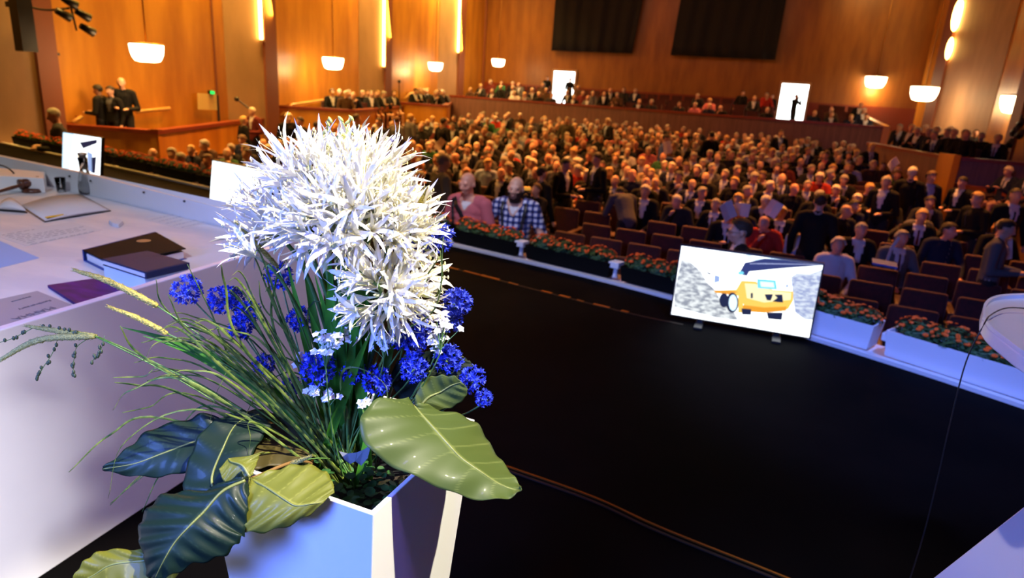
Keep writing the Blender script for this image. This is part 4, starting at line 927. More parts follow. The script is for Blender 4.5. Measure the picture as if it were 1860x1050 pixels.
# lit ends of the white troughs, added as separate small posts
for px, py, lab in ((941, 468, 'by the man in plaid'), (1106, 512, 'in the middle of the edge'), (1592, 640, 'between the two white troughs')):
    q = atz(px, py, .0); e, d = edge_at(q.x); n = V(-d.y, d.x, 0); c = e + n * .12
    t = empty('edge_post', (c.x, c.y, .0), 'small white post on the stage edge between two troughs, %s' % lab, 'post', None, math.atan2(d.y, d.x))  # this post stands for the lit end of a white trough
    MB().lathe([(.001, .03), (.032, .03), (.022, .06), (.02, .13), (.001, .13)], n=10).build('stem', TROUGHW, t, True)
    bevel(MB().box((-.055, -.06, .13), (.055, .06, .19)).build('cap', TROUGHW, t), .008)

# ================================================================ SCREENS
def emat(n, c, s_): return mat(n, (0, 0, 0), .3, emis=c, estr=s_)
SCW = emat('screen_white', (.93, .98, 1), 2.2); SKY = emat('screen_sky', (.6, .82, 1), 1.6)

def rockmat(n, c1, c2, sc_):
    m = mat(n, (0, 0, 0), .3, emis=(1, 1, 1), estr=1.0); nt = m.node_tree; N = nt.nodes; L = nt.links; b = N['Principled BSDF']
    tc = N.new('ShaderNodeTexCoord'); mp = N.new('ShaderNodeMapping'); mp.inputs['Scale'].default_value = (sc_, 1, sc_ * 2.2); mp.inputs['Rotation'].default_value = (0, -.5, 0)
    no = N.new('ShaderNodeTexNoise'); no.inputs['Scale'].default_value = 3; no.inputs['Detail'].default_value = 6
    cr = N.new('ShaderNodeValToRGB'); cr.color_ramp.elements[0].position = .4; cr.color_ramp.elements[1].position = .6; cr.color_ramp.elements[0].color = (*c1, 1); cr.color_ramp.elements[1].color = (*c2, 1)
    L.new(tc.outputs['Object'], mp.inputs[0]); L.new(mp.outputs[0], no.inputs[0]); L.new(no.outputs[0], cr.inputs[0]); L.new(cr.outputs[0], b.inputs['Emission Color']); return m
ROCKL = rockmat('screen_rock_grey', (.33, .36, .42), (.95, 1, 1), 6); ROCKR = rockmat('screen_rock_blue', (.35, .42, .7), (.8, .88, 1), 7)
CAN = emat('screen_canopy', (.06, .08, .3), .6); CAN2 = emat('screen_canopy_light', (.45, .52, .85), .8); YEL = emat('screen_yellow', (1, .62, .1), 1.15); YEL2 = emat('screen_light_yellow', (1, .9, .5), 1.2); ORA = emat('screen_orange', (1, .42, .02), .95)
CYA = emat('screen_cyan', (.2, .75, 1), 1.1); DKB = emat('screen_dark', (.03, .04, .12), .5); GRB = emat('screen_blue_grey', (.4, .55, .95), .9)
def screen(bl, br, H, lean, label, picture, name='display_screen'):
    bl, br = Vector(bl), Vector(br); d = (br - bl).normalized(); W = (br - bl).length; rz = math.atan2(d.y, d.x); c = (bl + br) / 2
    t = empty(name, (c.x, c.y, .0), label, 'screen', None, rz)
    z0 = .045
    def P(u, v, o=0): return (-W / 2 + u * W, lean * v * H - .022 - o, z0 + v * H)      # u right, v up, o towards the viewer
    e = .012
    mb = MB(); a = [P(-e, -e * 1.8), P(1 + e, -e * 1.8), P(1 + e, 1 + e * 1.8), P(-e, 1 + e * 1.8)]; mb.hexa(a, [(x, y + .05, z) for x, y, z in a]); bevel(mb.build('housing', BLK, t), .006)
    pic = MB(); ms = [SCW]
    pic.add([P(0, 0, .002), P(1, 0, .002), P(1, 1, .002), P(0, 1, .002)], [(0, 1, 2, 3)])
    if picture:
        for i, (m, pts) in enumerate(picture):
            if m not in ms: ms.append(m)
            pic.cur = ms.index(m)
            q = [P(u, 1 - v, .0024 + .0003 * i) for u, v in pts]; pic.add(q, [tuple(range(len(q)))[::-1]])
    pic.build('picture', ms, t)
    for sx in (-.28, .28):
        f = MB().box((sx * W - .03, -.16, 0), (sx * W + .03, .16, .015)); f.box((sx * W - .02, -.01, .015), (sx * W + .02, .03, z0 + .1)); f.build('foot', BLK, t)
    return t
def zuv(x, y):                                          # picture coordinates from the close view of the screen
    A = np.array([[650 + (40 if 0 else 0), -55], [112, 342]]); v = np.linalg.solve(A, np.array([x - 168, y - 68])); return min(1, max(0, v[0])), min(1, max(0, v[1]))
def ell(cx, cy, rx, ry, n=14): return [(cx + rx * math.cos(2 * PI * i / n), cy + ry * math.sin(2 * PI * i / n)) for i in range(n)]
pics = [(ROCKL, [(165, 135), (210, 150), (260, 195), (290, 250), (330, 290), (360, 350), (420, 400), (440, 440), (330, 425), (128, 372), (130, 300)]),
 (ROCKR, [(680, 232), (705, 215), (760, 220), (832, 205), (805, 440), (745, 435), (700, 400), (690, 330)]),
 (SKY, [(478, 108), (500, 108), (640, 148), (560, 150), (480, 150)]), (SCW, [(500, 118), (560, 128), (590, 142), (510, 142)]),
 (CAN, [(470, 160), (560, 142), (640, 148), (832, 178), (640, 190), (490, 202), (440, 215)])]
for k in range(9): x_ = 500 + k * 34; pics.append((CAN2, [(x_ - 10, 163 + k * 1.2), (x_ + 70 - k * 4, 163 + k * 1.6), (x_ + 74 - k * 4, 167 + k * 1.6), (x_ - 6, 167 + k * 1.2)]))
pics += [(CAN, [(470, 195), (492, 198), (480, 222), (458, 218)]), (CYA, ell(452, 208, 14, 9)), (GRB, [(328, 216), (352, 222), (350, 248), (326, 254)]), (DKB, [(292, 200), (312, 206), (306, 212), (292, 207)]),
 (YEL, [(325, 292), (430, 288), (455, 245), (520, 250), (600, 292), (690, 300), (690, 345), (668, 385), (560, 400), (470, 370), (440, 320), (395, 300), (330, 302)]),
 (YEL2, [(470, 258), (520, 262), (600, 296), (682, 306), (680, 340), (560, 352), (480, 330)]), (CYA, [(527, 238), (612, 246), (618, 290), (530, 282)]), (SKY, [(540, 250), (602, 256), (606, 280), (545, 276)]),
 (ORA, [(450, 362), (560, 376), (662, 372), (660, 392), (560, 402), (440, 392)]), (ORA, [(325, 290), (400, 292), (440, 300), (400, 312), (335, 304)]),
 (DKB, ell(372, 340, 22, 36)), (DKB, ell(412, 352, 30, 50)), (SKY, ell(415, 352, 20, 40)), (YEL, [(440, 318), (462, 330), (462, 400), (440, 402)]), (DKB, [(455, 380), (500, 384), (500, 412), (458, 410)]), (DKB, [(572, 400), (645, 400), (640, 436), (578, 430)]),
 (DKB, [(562, 312), (600, 312), (590, 342), (572, 340)]), (DKB, [(606, 314), (642, 314), (646, 352), (620, 350), (598, 346), (620, 330)]), (DKB, [(498, 305), (508, 305), (508, 330), (498, 330)]), (GRB, [(658, 265), (668, 265), (668, 280), (658, 280)])]
pics = [(m, [zuv(*p) for p in pts]) for m, pts in pics]
screen((-.345, 5.26, 0), (.68, 5.22, 0), .55, .12, 'large flat screen on the stage edge showing a yellow dump truck', pics)
p2 = [(SKY, [(.55, 0), (.57, 0), (.60, 1), (.58, 1)]), (SKY, [(.02, .95), (.04, .3), (.07, 0), (.1, 0), (.05, .5), (.04, .97)])]
screen((-6.17, 6.62, 0), (-5.05, 6.30, 0), .57, .15, 'wide bright screen standing left of the white flowers', p2)
p3 = [(SKY, [(0, 0), (.3, 0), (.2, 1), (0, 1)]), (DKB, [(.45, .2), (.9, .05), (.9, .15), (.55, .35)]), (YEL, [(.4, .55), (.6, .45), (.65, .6), (.5, .7)]), (DKB, [(.38, .6), (.55, .65), (.6, .85), (.5, .9)]), (GRB, [(.66, .4), (.8, .45), (.8, .95), (.7, .9)]), (DKB, [(.78, .55), (.9, .5), (.88, .95), (.8, .95)])]
screen((-10.06, 7.74, 0), (-9.08, 7.57, 0), .56, .15, 'small-looking bright screen turned sideways at the far end of the long table', p3)

# ================================================================ LONG TABLE (left)
TZ = .82
CLOTHM = noisy(mat('table_top_white', (.72, .72, .73), .5), (.66, .67, .70), (.78, .76, .75), (.8, 2.2, 1), 3, 5, .4, .6)
XB = -2.05
t = empty('presidium_table', (-3.6, 2.0, 0), 'long white speakers table with a raised white side board and front rim', 'table')
side = MB().box((XB - .035, .05, 0), (XB, 2.93, .9)); bevel(part('side_board', side, WHITE, t), .004)
P1, P2, P3 = V(XB, 2.93, 0), V(-4.1, 3.36, 0), V(-6.6, 3.86, 0)
fr_ = MB(); n = V(.2, 1, 0).normalized() * .04
for a, b in ((P1, P2), (P2, P3)):
    q = [a, b, b + n, a + n]; fr_.hexa([(p.x, p.y, 0) for p in q], [(p.x, p.y, .96 - (.05 if p is q[0] and a is P1 else 0)) for p in q])
part('front_rim', fr_, WHITE, t)
top = MB(); top.prism([(XB - .036, .05), (XB - .036, 2.925), (-4.1, 3.355), (-6.6, 3.85), (-6.6, 2.6), (-4.4, 1.6), (-3.35, .05)], TZ - .03, TZ); part('table_top', top, CLOTHM, t)
for i, px in enumerate((98, 277, 369, 150)):
    q = aty(px, {98: 309, 277: 349, 369: 371, 150: 318}[px], 3.3); 
    s_ = MB().ball((q.x, lerp(2.93, 3.86, (XB - q.x) / 4.55) - .002, .925), .007, 8, 6); part('screw', s_, BLK, t)
def tz(px, py, z=TZ): return atz(px, py, z)
def flat(name, pts, m, label, cat, h=.0012, z=TZ, group=None):
    q = [tz(*p, z) for p in pts]; c = sum(q, V(0, 0, 0)) / len(q); t = empty(name, (c.x, c.y, z), label, cat, group); mb = MB(); mb.prism([(p.x, p.y) for p in q][::-1], z + .0006, z + h); return t, mb, q
INK = mat('printed_ink', (.12, .12, .16), .6); GREYP = mat('grey_booklet_paper', (.32, .33, .36), .5)
def lines(q0, q1, q2, q3, n, z, wd=.1, cols=1, seed=1):
    """rows of printed words on a sheet: corners q0..q3"""
    r = random.Random(seed); mb = MB()
    for i in range(n):
        v = (i + .6) / n; a, b = q0.lerp(q3, v), q1.lerp(q2, v); u = .06
        while u < .88:
            w_ = r.uniform(.03, .10); e = (q3 - q0) / n * .16; p, s_ = a.lerp(b, u), a.lerp(b, min(.94, u + w_)); mb.add([(p.x, p.y, z), (s_.x, s_.y, z), ((s_ + e).x, (s_ + e).y, z), ((p + e).x, (p + e).y, z)], [(0, 1, 2, 3)]); u += w_ + .025
            if r.random() < .06: break
    return mb
# printed sheets
sh = [(-60, 437), (100, 405), (188, 419), (40, 448)]
t, mb, q = flat('printed_sheet', [(-10, 428), (130, 403), (187, 418), (48, 447)], PAPER, 'printed paper sheet lying between the open book and the dark binder', 'paper'); part('sheet', mb, PAPER, t)
part('printed_lines', lines(q[0], q[1], q[2], q[3], 9, TZ + .0016), INK, t)
t, mb, q = flat('printed_sheet', [(262, 398), (322, 385), (395, 400), (330, 416)], PAPER, 'faint paper sheet beside the front rim, beyond the dark binder', 'paper'); part('sheet', mb, PAPER, t); part('printed_lines', lines(q[0], q[1], q[2], q[3], 5, TZ + .0016, seed=4), mat('faint_ink', (.45, .45, .5), .6), t)
t, mb, q = flat('blue_sheet', [(-40, 448), (0, 438), (72, 469), (0, 487), (-40, 494)], PAPER, 'light blue sheet at the left edge of the table', 'paper'); part('sheet', mb, mat('light_blue_paper', (.3, .48, .85), .6), t)
t, mb, q = flat('white_sheet', [(300, 470), (395, 445), (440, 470), (345, 490)], PAPER, 'blank white sheet at the right of the dark binder', 'paper'); part('sheet', mb, PAPER, t)
# grey booklet, purple booklet
t, mb, q = flat('grey_booklet', [(-40, 555), (68, 531), (130, 556), (40, 590), (-40, 605)], GREYP, 'grey booklet with dark title lettering beside the side board', 'booklet', .006); part('cover', mb, GREYP, t)
def textobj(body, size, p, rz, m, name, parent, thick=.0004, mirror=False):
    cu = D.curves.new(name, 'FONT'); cu.body = body; cu.size = size; cu.extrude = thick; cu.align_x = 'CENTER'
    o = D.objects.new(name, cu); C.objects.link(o); dg = bpy.context.evaluated_depsgraph_get(); me = D.meshes.new_from_object(o.evaluated_get(dg)); D.objects.remove(o); me.materials.clear(); me.materials.append(m)
    o = link(D.objects.new(name, me), parent); o.location = Vector(p) - parent.location; o.rotation_euler.z = rz; return o
d = tz(102, 552) - tz(32, 573); a_ = math.atan2(d.y, d.x) + PI
q_ = tz(58, 571); textobj('MAHHA', .042, (q_.x, q_.y, TZ + .007), a_, INK, 'title_lettering', t)
q_ = tz(62, 556); textobj('Anniversary', .026, (q_.x, q_.y, TZ + .007), a_, INK, 'subtitle_lettering', t)
q_ = tz(38, 546); textobj('programme', .016, (q_.x, q_.y, TZ + .007), a_, INK, 'small_lettering', t)
t, mb, q = flat('purple_booklet', [(87, 523), (175, 510), (228, 530), (139, 557)], None, 'glossy purple booklet lying by the side board between the box file and the grey booklet', 'booklet', .012)
part('cover', mb, noisy(mat('purple_glossy_cover', (.10, .01, .16), .5, spec=.2), (.022, .002, .08), (.07, .006, .20), (4, 12, 1), 2, 3), t)
# dark ring binder and box file
BIND = mat('binder_dark_brown', (.008, .006, .007), .7, spec=.1); BLUEB = mat('binder_blue_edge', (.02, .05, .25), .4)
q = [tz(*p, TZ + .06) for p in ((150, 452), (283, 419), (338, 449), (206, 478))]; c = sum(q, V(0, 0, 0)) / 4
t = empty('ring_binder', (c.x, c.y, TZ), 'dark ring binder with a blue spine lying flat on the white table', 'binder')
low_ = [(p.x, p.y, TZ + .001) for p in q]; hi_ = [(p.x, p.y, TZ + .052) for p in q]
def quadslab(q, z0, z1, grow=0):
    c = sum(q, V(0, 0, 0)) / 4; g = [c + (p - c) * (1 + grow) for p in q]; return MB().hexa([(p.x, p.y, z0) for p in g][::-1], [(p.x, p.y, z1) for p in g][::-1])
bevel(part('lower_cover', quadslab(q, TZ + .001, TZ + .005), BLUEB, t), .002); bevel(part('upper_cover', quadslab(q, TZ + .050, TZ + .054), BIND, t), .002)
part('pages', quadslab(q, TZ + .006, TZ + .038, -.06), PAPER, t)
sp_ = [q[0], q[1], q[1] + (q[1] - q[2]).normalized() * .012, q[0] + (q[0] - q[3]).normalized() * .012]
bevel(part('spine', quadslab(sp_, TZ + .001, TZ + .054), BLUEB, t), .003)
q = [tz(*p, TZ + .085) for p in ((185, 470), (268, 455), (342, 476), (262, 494))]; c = sum(q, V(0, 0, 0)) / 4
t = empty('box_file', (c.x, c.y, TZ), 'thick dark blue book with white page edges lying in front of the ring binder', 'book')
NAVY = mat('book_navy_cover', (.02, .027, .07), .6, spec=.25)
bevel(part('front_cover', quadslab(q, TZ + .078, TZ + .085), NAVY, t), .002); bevel(part('rear_cover', quadslab(q, TZ + .056, TZ + .061), NAVY, t), .002)
part('pages', quadslab(q, TZ + .060, TZ + .079, -.03), PAPER, t)
sp_ = [q[2], q[3], q[3] + (q[3] - q[0]).normalized() * .01, q[2] + (q[2] - q[1]).normalized() * .01]; bevel(part('spine', quadslab(sp_, TZ + .056, TZ + .085), NAVY, t), .003)
part('gold_emblem', MB().lathe([(.001, 0), (.028, 0), (.028, .0006), (.001, .0006)], c + V(.0, .0, .0855 - 0), 12), mat('dull_gold_print', (.25, .14, .06), .4), t)
q2_ = [p + (c - p) * .0 for p in q]
t = empty('white_box_case', (c.x, c.y, TZ), 'white slip case under the thick dark blue book', 'box'); part('case', quadslab([p.lerp(c, .02) for p in q], TZ + .001, TZ + .0555), mat('pale_blue_card', (.62, .74, .85), .6), t)
# open book with black covers
def page(q, z, n=10, bulge=.02):
    mb = MB(); vs = []
    for i in range(n + 1):
        u = i / n
        for v in (0, 1):
            p = q[0].lerp(q[1], u).lerp(q[3].lerp(q[2], u), v); vs.append((p.x, p.y, z + bulge * math.sin(PI * min(1, u * 1.0)) + .002))
    vs2 = [(x, y, z) for x, y, _ in vs]; k = len(vs)
    mb.add(vs + vs2, [(i * 2, i * 2 + 1, i * 2 + 3, i * 2 + 2) for i in range(n)] + [(k + i * 2 + 2, k + i * 2 + 3, k + i * 2 + 1, k + i * 2) for i in range(n)] + [(i * 2 + 2, k + i * 2 + 2, k + i * 2, i * 2) for i in range(n)] + [(i * 2 + 1, k + i * 2 + 1, k + i * 2 + 3, i * 2 + 3) for i in range(n)] + [(0, k, k + 1, 1), (2 * n + 1, k + 2 * n + 1, k + 2 * n, 2 * n)])
    return mb
qr = [tz(*p, TZ + .01) for p in ((38, 372), (145, 352), (198, 381), (82, 400))]; ql = [tz(*p, TZ + .01) for p in ((38, 372), (4, 366), (-6, 380), (48, 384))]
c = sum(qr, V(0, 0, 0)) / 4; t = empty('open_book', (c.x, c.y, TZ), 'open book with black covers and a yellow marker strip, lying by the gavel', 'book')
part('cover', quadslab(qr, TZ + .001, TZ + .006, .04), BLK, t); part('right_pages', page(qr, TZ + .006), PAPER, t, True)
part('left_pages', page(ql, TZ + .012, bulge=.03), PAPER, t, True); ql2 = [p + V(0, 0, 0) for p in ql]; part('left_cover', quadslab(ql2, TZ + .001, TZ + .006, .05), BLK, t)
ym = [qr[3].lerp(qr[2], .02), qr[3].lerp(qr[2], .32), qr[3].lerp(qr[2], .32).lerp(qr[1], .045), qr[3].lerp(qr[2], .02).lerp(qr[0], .05)]
part('yellow_marker', quadslab(ym, TZ + .020, TZ + .0235), mat('marker_yellow', (.8, .55, .03), .5), t)
# gavel on its block
GAV = noisy(mat('gavel_brown_wood', (.09, .035, .02), .3), (.06, .02, .012), (.13, .05, .03), (20, 20, 20), 3)
g0 = tz(60, 349); t = empty('sound_block', g0, 'round dark wooden sound block under the gavel head', 'sound block'); part('disc', MB().lathe([(.001, 0), (.062, 0), (.064, .01), (.056, .022), (.05, .026), (.001, .026)], g0 + V(0, 0, .001), 24), GAV, t, True)
t = empty('gavel', g0 + V(0, 0, .027), 'brown wooden gavel resting on its round block', 'gavel')
hc_ = g0 + V(-.02, .0, .062); ax_ = V(.25, .95, .12).normalized() * .065
mb = MB(); mb.tube([hc_ + ax_ * k for k in (-1, -.96, -.7, -.64, -.55, .55, .64, .7, .96, 1)], [.026, .034, .034, .027, .031, .031, .027, .034, .034, .026], 18); part('head', mb, GAV, t, True)
he = tz(-30, 362) + V(0, 0, .02); mb = MB(); P_ = [hc_.lerp(he, k) for k in (.05, .2, .4, .7, .95, 1)]; mb.tube(P_, [.009, .010, .012, .010, .015, .010], 10); part('handle', mb, GAV, t, True)
# gooseneck microphone, base under the gavel handle
g1 = tz(25, 343); t = empty('gooseneck_microphone', g1, 'black gooseneck microphone bending in from the left edge behind the gavel', 'microphone')
part('base', MB().lathe([(.001, 0), (.055, 0), (.05, .028), (.001, .032)], g1, 20, ), BLK, t, True)
pts = sm([g1 + V(.01, .0, .03), atd(27, 318, proj_d := (g1 - V(0, 0, CAMZ)).dot(FW)), atd(10, 303, proj_d), atd(-20, 297, proj_d), atd(-45, 302, proj_d)], 6)
part('neck', MB().tube(pts, .005, 8), BLK, t, True); part('capsule', MB().tube([pts[-1], pts[-1] + V(-.08, -.02, -.02)], .011, 10), BLK, t, True)
# white voting console
q = [tz(*p, TZ + .10) for p in ((-30, 318), (-20, 303), (82, 312), (79, 324))]; c = sum(q, V(0, 0, 0)) / 4
t = empty('white_console', (c.x, c.y, TZ), 'flat white console box with a small socket behind the gavel', 'console'); bevel(part('housing', quadslab(q, TZ + .001, TZ + .10), WHITE, t), .006)
# paper fold and glassware
GLASS = mat('clear_glass', (.95, .98, 1), .02, trans=1)
def glass(px, py, r, h, label, name, cat, prof=None):
    g = tz(px, py); t = empty(name, g, label, cat); pr = prof or [(.001, .004), (r * .8, .004), (r, h), (r - .002, h), (r * .78, .008), (.001, .008)]
    part('glass_body', MB().lathe([(.001, .001)] + [(r * .8, .001)] + pr[2:], g, 24), GLASS, t, True); return t, g
t, g = glass(158, 353, .045, .25, 'clear glass water carafe standing near the front rim', 'water_carafe', 'carafe', [(0, 0), (0, 0), (.046, .01), (.048, .05), (.04, .11), (.026, .17), (.028, .25), (.0255, .25), (.0235, .17), (.037, .11), (.045, .05), (.043, .012), (.001, .012)])
part('stopper', MB().lathe([(.001, .24), (.022, .24), (.022, .265), (.028, .268), (.028, .28), (.001, .285)], g, 16), mat('stopper_metal', (.5, .4, .3), .3, .8), t, True)
part('water', MB().lathe([(.001, .013), (.0425, .014), (.0445, .05), (.040, .09), (.001, .09)], g, 24), mat('water', (.98, 1, 1), .0, trans=1), t, True)
glass(112, 349, .033, .10, 'empty drinking glass left of the carafe', 'drinking_glass', 'glass'); glass(135, 344, .033, .10, 'empty drinking glass between the other glass and the carafe', 'drinking_glass', 'glass')
t, mb, q = flat('crumpled_wrapper', [(198, 405), (212, 401), (224, 408), (216, 414), (205, 411)], None, 'tiny crumpled clear wrapper beyond the dark binder', 'wrapper', .02); part('wrapper', mb, PAPER, t)

# ================================================================ LECTERN (right)
LZ = 1.12
lp = [(1786, 572), (1787, 553), (1798, 541), (1818, 535), (1850, 533), (1900, 533), (1960, 545), (2030, 640), (1960, 700), (1900, 662), (1860, 638), (1830, 616), (1800, 592)]
q = sm([atz(x, y, LZ) for x, y in lp + lp[:1]], 5)[:-1]; c = sum(q, V(0, 0, 0)) / len(q)
lc = atz(2040, 640, LZ); t = empty('lectern', (lc.x, lc.y, 0), 'white lectern with a rounded tray top at the right edge, black cable over it', 'lectern')
bevel(part('tray', MB().prism([(p.x, p.y) for p in q][::-1], LZ - .055, LZ - .012), WHITE, t), .006, 3)
rim = MB(); n_ = len(q)
inn = [c + (p - c) * .93 for p in q]
rim.add([(p.x, p.y, LZ - .012) for p in q] + [(p.x, p.y, LZ) for p in q] + [(p.x, p.y, LZ) for p in inn] + [(p.x, p.y, LZ - .012) for p in inn], [(k * n_ + i, k * n_ + (i + 1) % n_, (k + 1) % 4 * n_ + (i + 1) % n_, (k + 1) % 4 * n_ + i)[::-1] for k in range(3) for i in range(n_)])
part('tray_rim', rim, WHITE, t); lc = atz(2040, 640, LZ); part('column', MB().lathe([(.001, .02), (.055, .02), (.045, .9), (.09, LZ - .056), (.001, LZ - .056)], (lc.x, lc.y, 0), 20), WHITE, t, True); part('foot_plate', MB().lathe([(.001, 0), (.22, 0), (.21, .02), (.001, .02)], (lc.x, lc.y, 0), 28), WHITE, t)
cz = [atz(1900, 566, LZ + .004), atz(1860, 560, LZ + .004), atz(1826, 560, LZ + .004), atz(1800, 572, LZ + .005), atz(1788, 588, LZ + .004)]
dep = (cz[-1] - V(0, 0, CAMZ)).dot(FW)
e_ = cz[-1] + V(-.012, 0, -.02); cz += [V(e_.x, e_.y, z) + V(.01 * math.sin(z * 5), .012 * math.cos(z * 4), 0) for z in (1.0, .8, .6, .4, .2, .05)] + [V(e_.x + .02, e_.y + .08, .005), V(e_.x + .3, e_.y + .25, .005)]
e_.z = 0
t = empty('black_cable', e_, 'thin black cable hanging from the lectern tray down to the stage floor', 'cable'); part('wire', MB().tube(sm(cz, 5), .0021, 6), BLK, t, True)
# white stand at the lower right corner
q = [atz(1675, 1065, .8), atz(1870, 912, .8)]; d = (q[1] - q[0]).normalized(); n = V(d.y, -d.x, 0)
a, b = q[0] - d * .4, q[1] + d * .25
t = empty('white_side_stand', (a + n * .25).xy.to_3d(), 'plain white stand cut by the lower right corner', 'stand')
bevel(part('cabinet', MB().prism([(p.x, p.y) for p in (a + n * .008, b + n * .008, b + n * .45, a + n * .45)][::-1], .0, .77), WHITE, t), .004)
bevel(part('top_plate', MB().prism([(p.x, p.y) for p in (a, b, b + n * .46, a + n * .46)][::-1], .7705, .8), WHITE, t), .003)
# television spotlights seen against the left wall
def hanging_spots(px, py, x, label, k):
    c = atx(px, py, x); t = empty('spotlight_cluster', c, label, 'spotlight')
    for i, (dx, dz) in enumerate(((0, .22), (.16, .02), (-.1, -.02), (.2, -.25))[:k]):
        p = c + V(0, dx * 1.6, dz); mb = MB().tube([p + V(0, -.12, .05), p + V(.05, .12, -.06)], [.06, .09], 10); part('lamp_head', mb, BLK, t, True)
    part('yoke_pole', MB().tube([c + V(0, 0, .4), c + V(0, .1, -.3)], .02, 6), BLK, t); return t, c
t, c = hanging_spots(127, 25, -12.8, 'black spotlight cluster on an arm at the upper left', 4)
part('arm', MB().tube(sm([c + V(0, 0, .1), atx(80, 18, -13.4), atx(24, 4, -13.9)], 4), .022, 6), BLK, t, True)
t, c = hanging_spots(1848, 240, 6.0, 'black spotlight cluster below the lamp at the right edge', 4)
t = empty('line_array_speaker', atx(25, 50, -13.8), 'tall narrow black loudspeaker fixed to the nearest left pillar', 'loudspeaker')
a, b, c_, d_ = [atx(*q, -13.6) for q in ((16, 2), (27, 2), (38, 93), (27, 95))]
part('cabinet', MB().box((-13.62, a.y, c_.z), (-13.4, a.y + .3, a.z + .6)), BLK, t); part('bracket', MB().box((-13.85, a.y + .1, c_.z + .8), (-13.62, a.y + .2, c_.z + .9)), BLK, t)
t = empty('small_camera', atx(99, 98, -14.0), 'tiny dark camera on the left wall below the spotlight arm', 'camera'); p = atx(99, 98, -14.05); part('lens', MB().tube([p, p + V(.12, 0, 0)], .03, 8), BLK, t); part('mount', MB().box((-14.19, p.y - .03, p.z - .04), (-14.05, p.y + .03, p.z + .04)), PLAST, t)
for px, py, x, lab in ((430, 180, -13.6, 'microphone stand slanting before the pillar at the end of the left box'),):
    a, b = atx(px, py, x), atx(460, 203, x); t = empty('reading_lamp', b, 'black slanting lamp arm before the pillar at the end of the left box', 'lamp'); part('arm', MB().tube([a, b], .02, 6), BLK, t); part('head', MB().ball(a, .07), BLK, t, True)
p = atx(725, 190, -13.3); q = atx(725, 148, -13.3); t = empty('microphone_stand', p, 'thin dark stand with a small head between the second and third left boxes', 'stand'); part('pole', MB().tube([p, q], .02, 6), BLK, t); part('head', MB().ball(q, .07), BLK, t, True)

# ================================================================ PLANTER AND BOUQUET
PH = 1.0
N_, L_ = atz(678, 935, PH), atz(396, 818, PH)
R_0 = atz(850, 748, PH)
u1 = (L_ - N_); u1.z = 0; u2 = (R_0 - N_); u2.z = 0
ang = (math.atan2(u1.y, u1.x) + math.atan2(u2.y, u2.x)) / 2; S = .385                      # square corner whose sides split the readings evenly
e1 = V(math.cos(ang + PI / 4), math.sin(ang + PI / 4), 0); e2 = V(math.cos(ang - PI / 4), math.sin(ang - PI / 4), 0)
PC = N_ + (e1 + e2) * S / 2; PC.z = 0
def sq(half, z): return [PC + (e1 * a + e2 * b) * half + V(0, 0, z) for a, b in ((-1, -1), (-1, 1), (1, 1), (1, -1))]
t = empty('square_planter', (PC.x, PC.y, 0), 'tall square white planter tapering downwards, holding the big bouquet', 'planter')
o_, u_, iu_, il_ = sq(S / 2 - .075, 0), sq(S / 2, PH), sq(S / 2 - .010, PH), sq(S / 2 - .022, PH - .16)
mb = MB(); mb.add(o_ + u_ + iu_ + il_, [(0, 1, 2, 3)] + [((i + 1) % 4, i, 4 + i, 4 + (i + 1) % 4) for i in range(4)] + [(4 + (i + 1) % 4, 4 + i, 8 + i, 8 + (i + 1) % 4) for i in range(4)] + [(8 + (i + 1) % 4, 8 + i, 12 + i, 12 + (i + 1) % 4) for i in range(4)])
bevel(part('shell', mb, PLANTW, t), .002, 2)
mb = MB(); mb.add(sq(S / 2 - .021, PH - .09), [(3, 2, 1, 0)]); mb.add(sq(S / 2 - .024, PH - .15), [(0, 1, 2, 3)]); part('soil', mb, SOIL, t)
RB = random.Random(21)
# small dark ground cover in the planter: nobody could count the leaves
GC = noisy(mat('ground_cover_leaf', (.02, .09, .02), .4), (.008, .035, .01), (.04, .14, .03), (30, 30, 30), 2)
mb = MB()
for i in range(520):
    a, b = RB.uniform(-1, 1), RB.uniform(-1, 1); p = PC + (e1 * a + e2 * b) * (S / 2 - .03) + V(0, 0, PH - .085 + RB.uniform(0, .055)); n = V(RB.uniform(-.5, .5), RB.uniform(-.5, .5), 1).normalized(); s_ = n.orthogonal().normalized(); f = n.cross(s_); r = RB.uniform(.005, .011)
    mb.add([p + (s_ * math.cos(2 * PI * k / 7) + f * math.sin(2 * PI * k / 7)) * r for k in range(7)], [tuple(range(7))])
t = tag(mb.build('ground_cover', GC), 'small round dark green leaves of the ground cover inside the white planter', 'leaves', None, 'stuff')

GRN = noisy(mat('stem_green', (.06, .16, .03), .5), (.04, .12, .02), (.12, .24, .05), (8, 8, 8), 3)
BLADE = translucent(noisy(mat('strap_leaf_green', (.03, .15, .02), .45, spec=.3), (.02, .11, .012), (.08, .30, .02), (6, 6, 3), 3), .25)
GRASS = translucent(noisy(mat('grass_blade_green', (.10, .19, .04), .5, spec=.3), (.025, .07, .012), (.20, .26, .04), (14, 14, 14), 3), .2)
PETAL = translucent(mat('lily_petal_white', (.84, .83, .75), .5), .22)
STAM = mat('lily_stamen_cream', (.85, .75, .35), .5); BUD = translucent(mat('lily_bud_green_white', (.7, .74, .42), .5), .2)
CORN = translucent(noisy(mat('cornflower_blue', (.03, .06, .62), .6), (.008, .014, .28), (.06, .11, .85), (60, 60, 60), 3), .2)
CORNC = mat('cornflower_scale_green', (.05, .11, .03), .6); WPET = translucent(mat('small_white_petal', (.85, .85, .85), .5), .25)
FOX = noisy(mat('foxtail_yellow_green', (.42, .36, .08), .8), (.28, .25, .05), (.6, .5, .12), (90, 90, 90), 4, bump=.6)
FOXG = noisy(mat('foxtail_dull_green', (.25, .26, .09), .8), (.16, .18, .06), (.36, .35, .12), (90, 90, 90), 4, bump=.6)
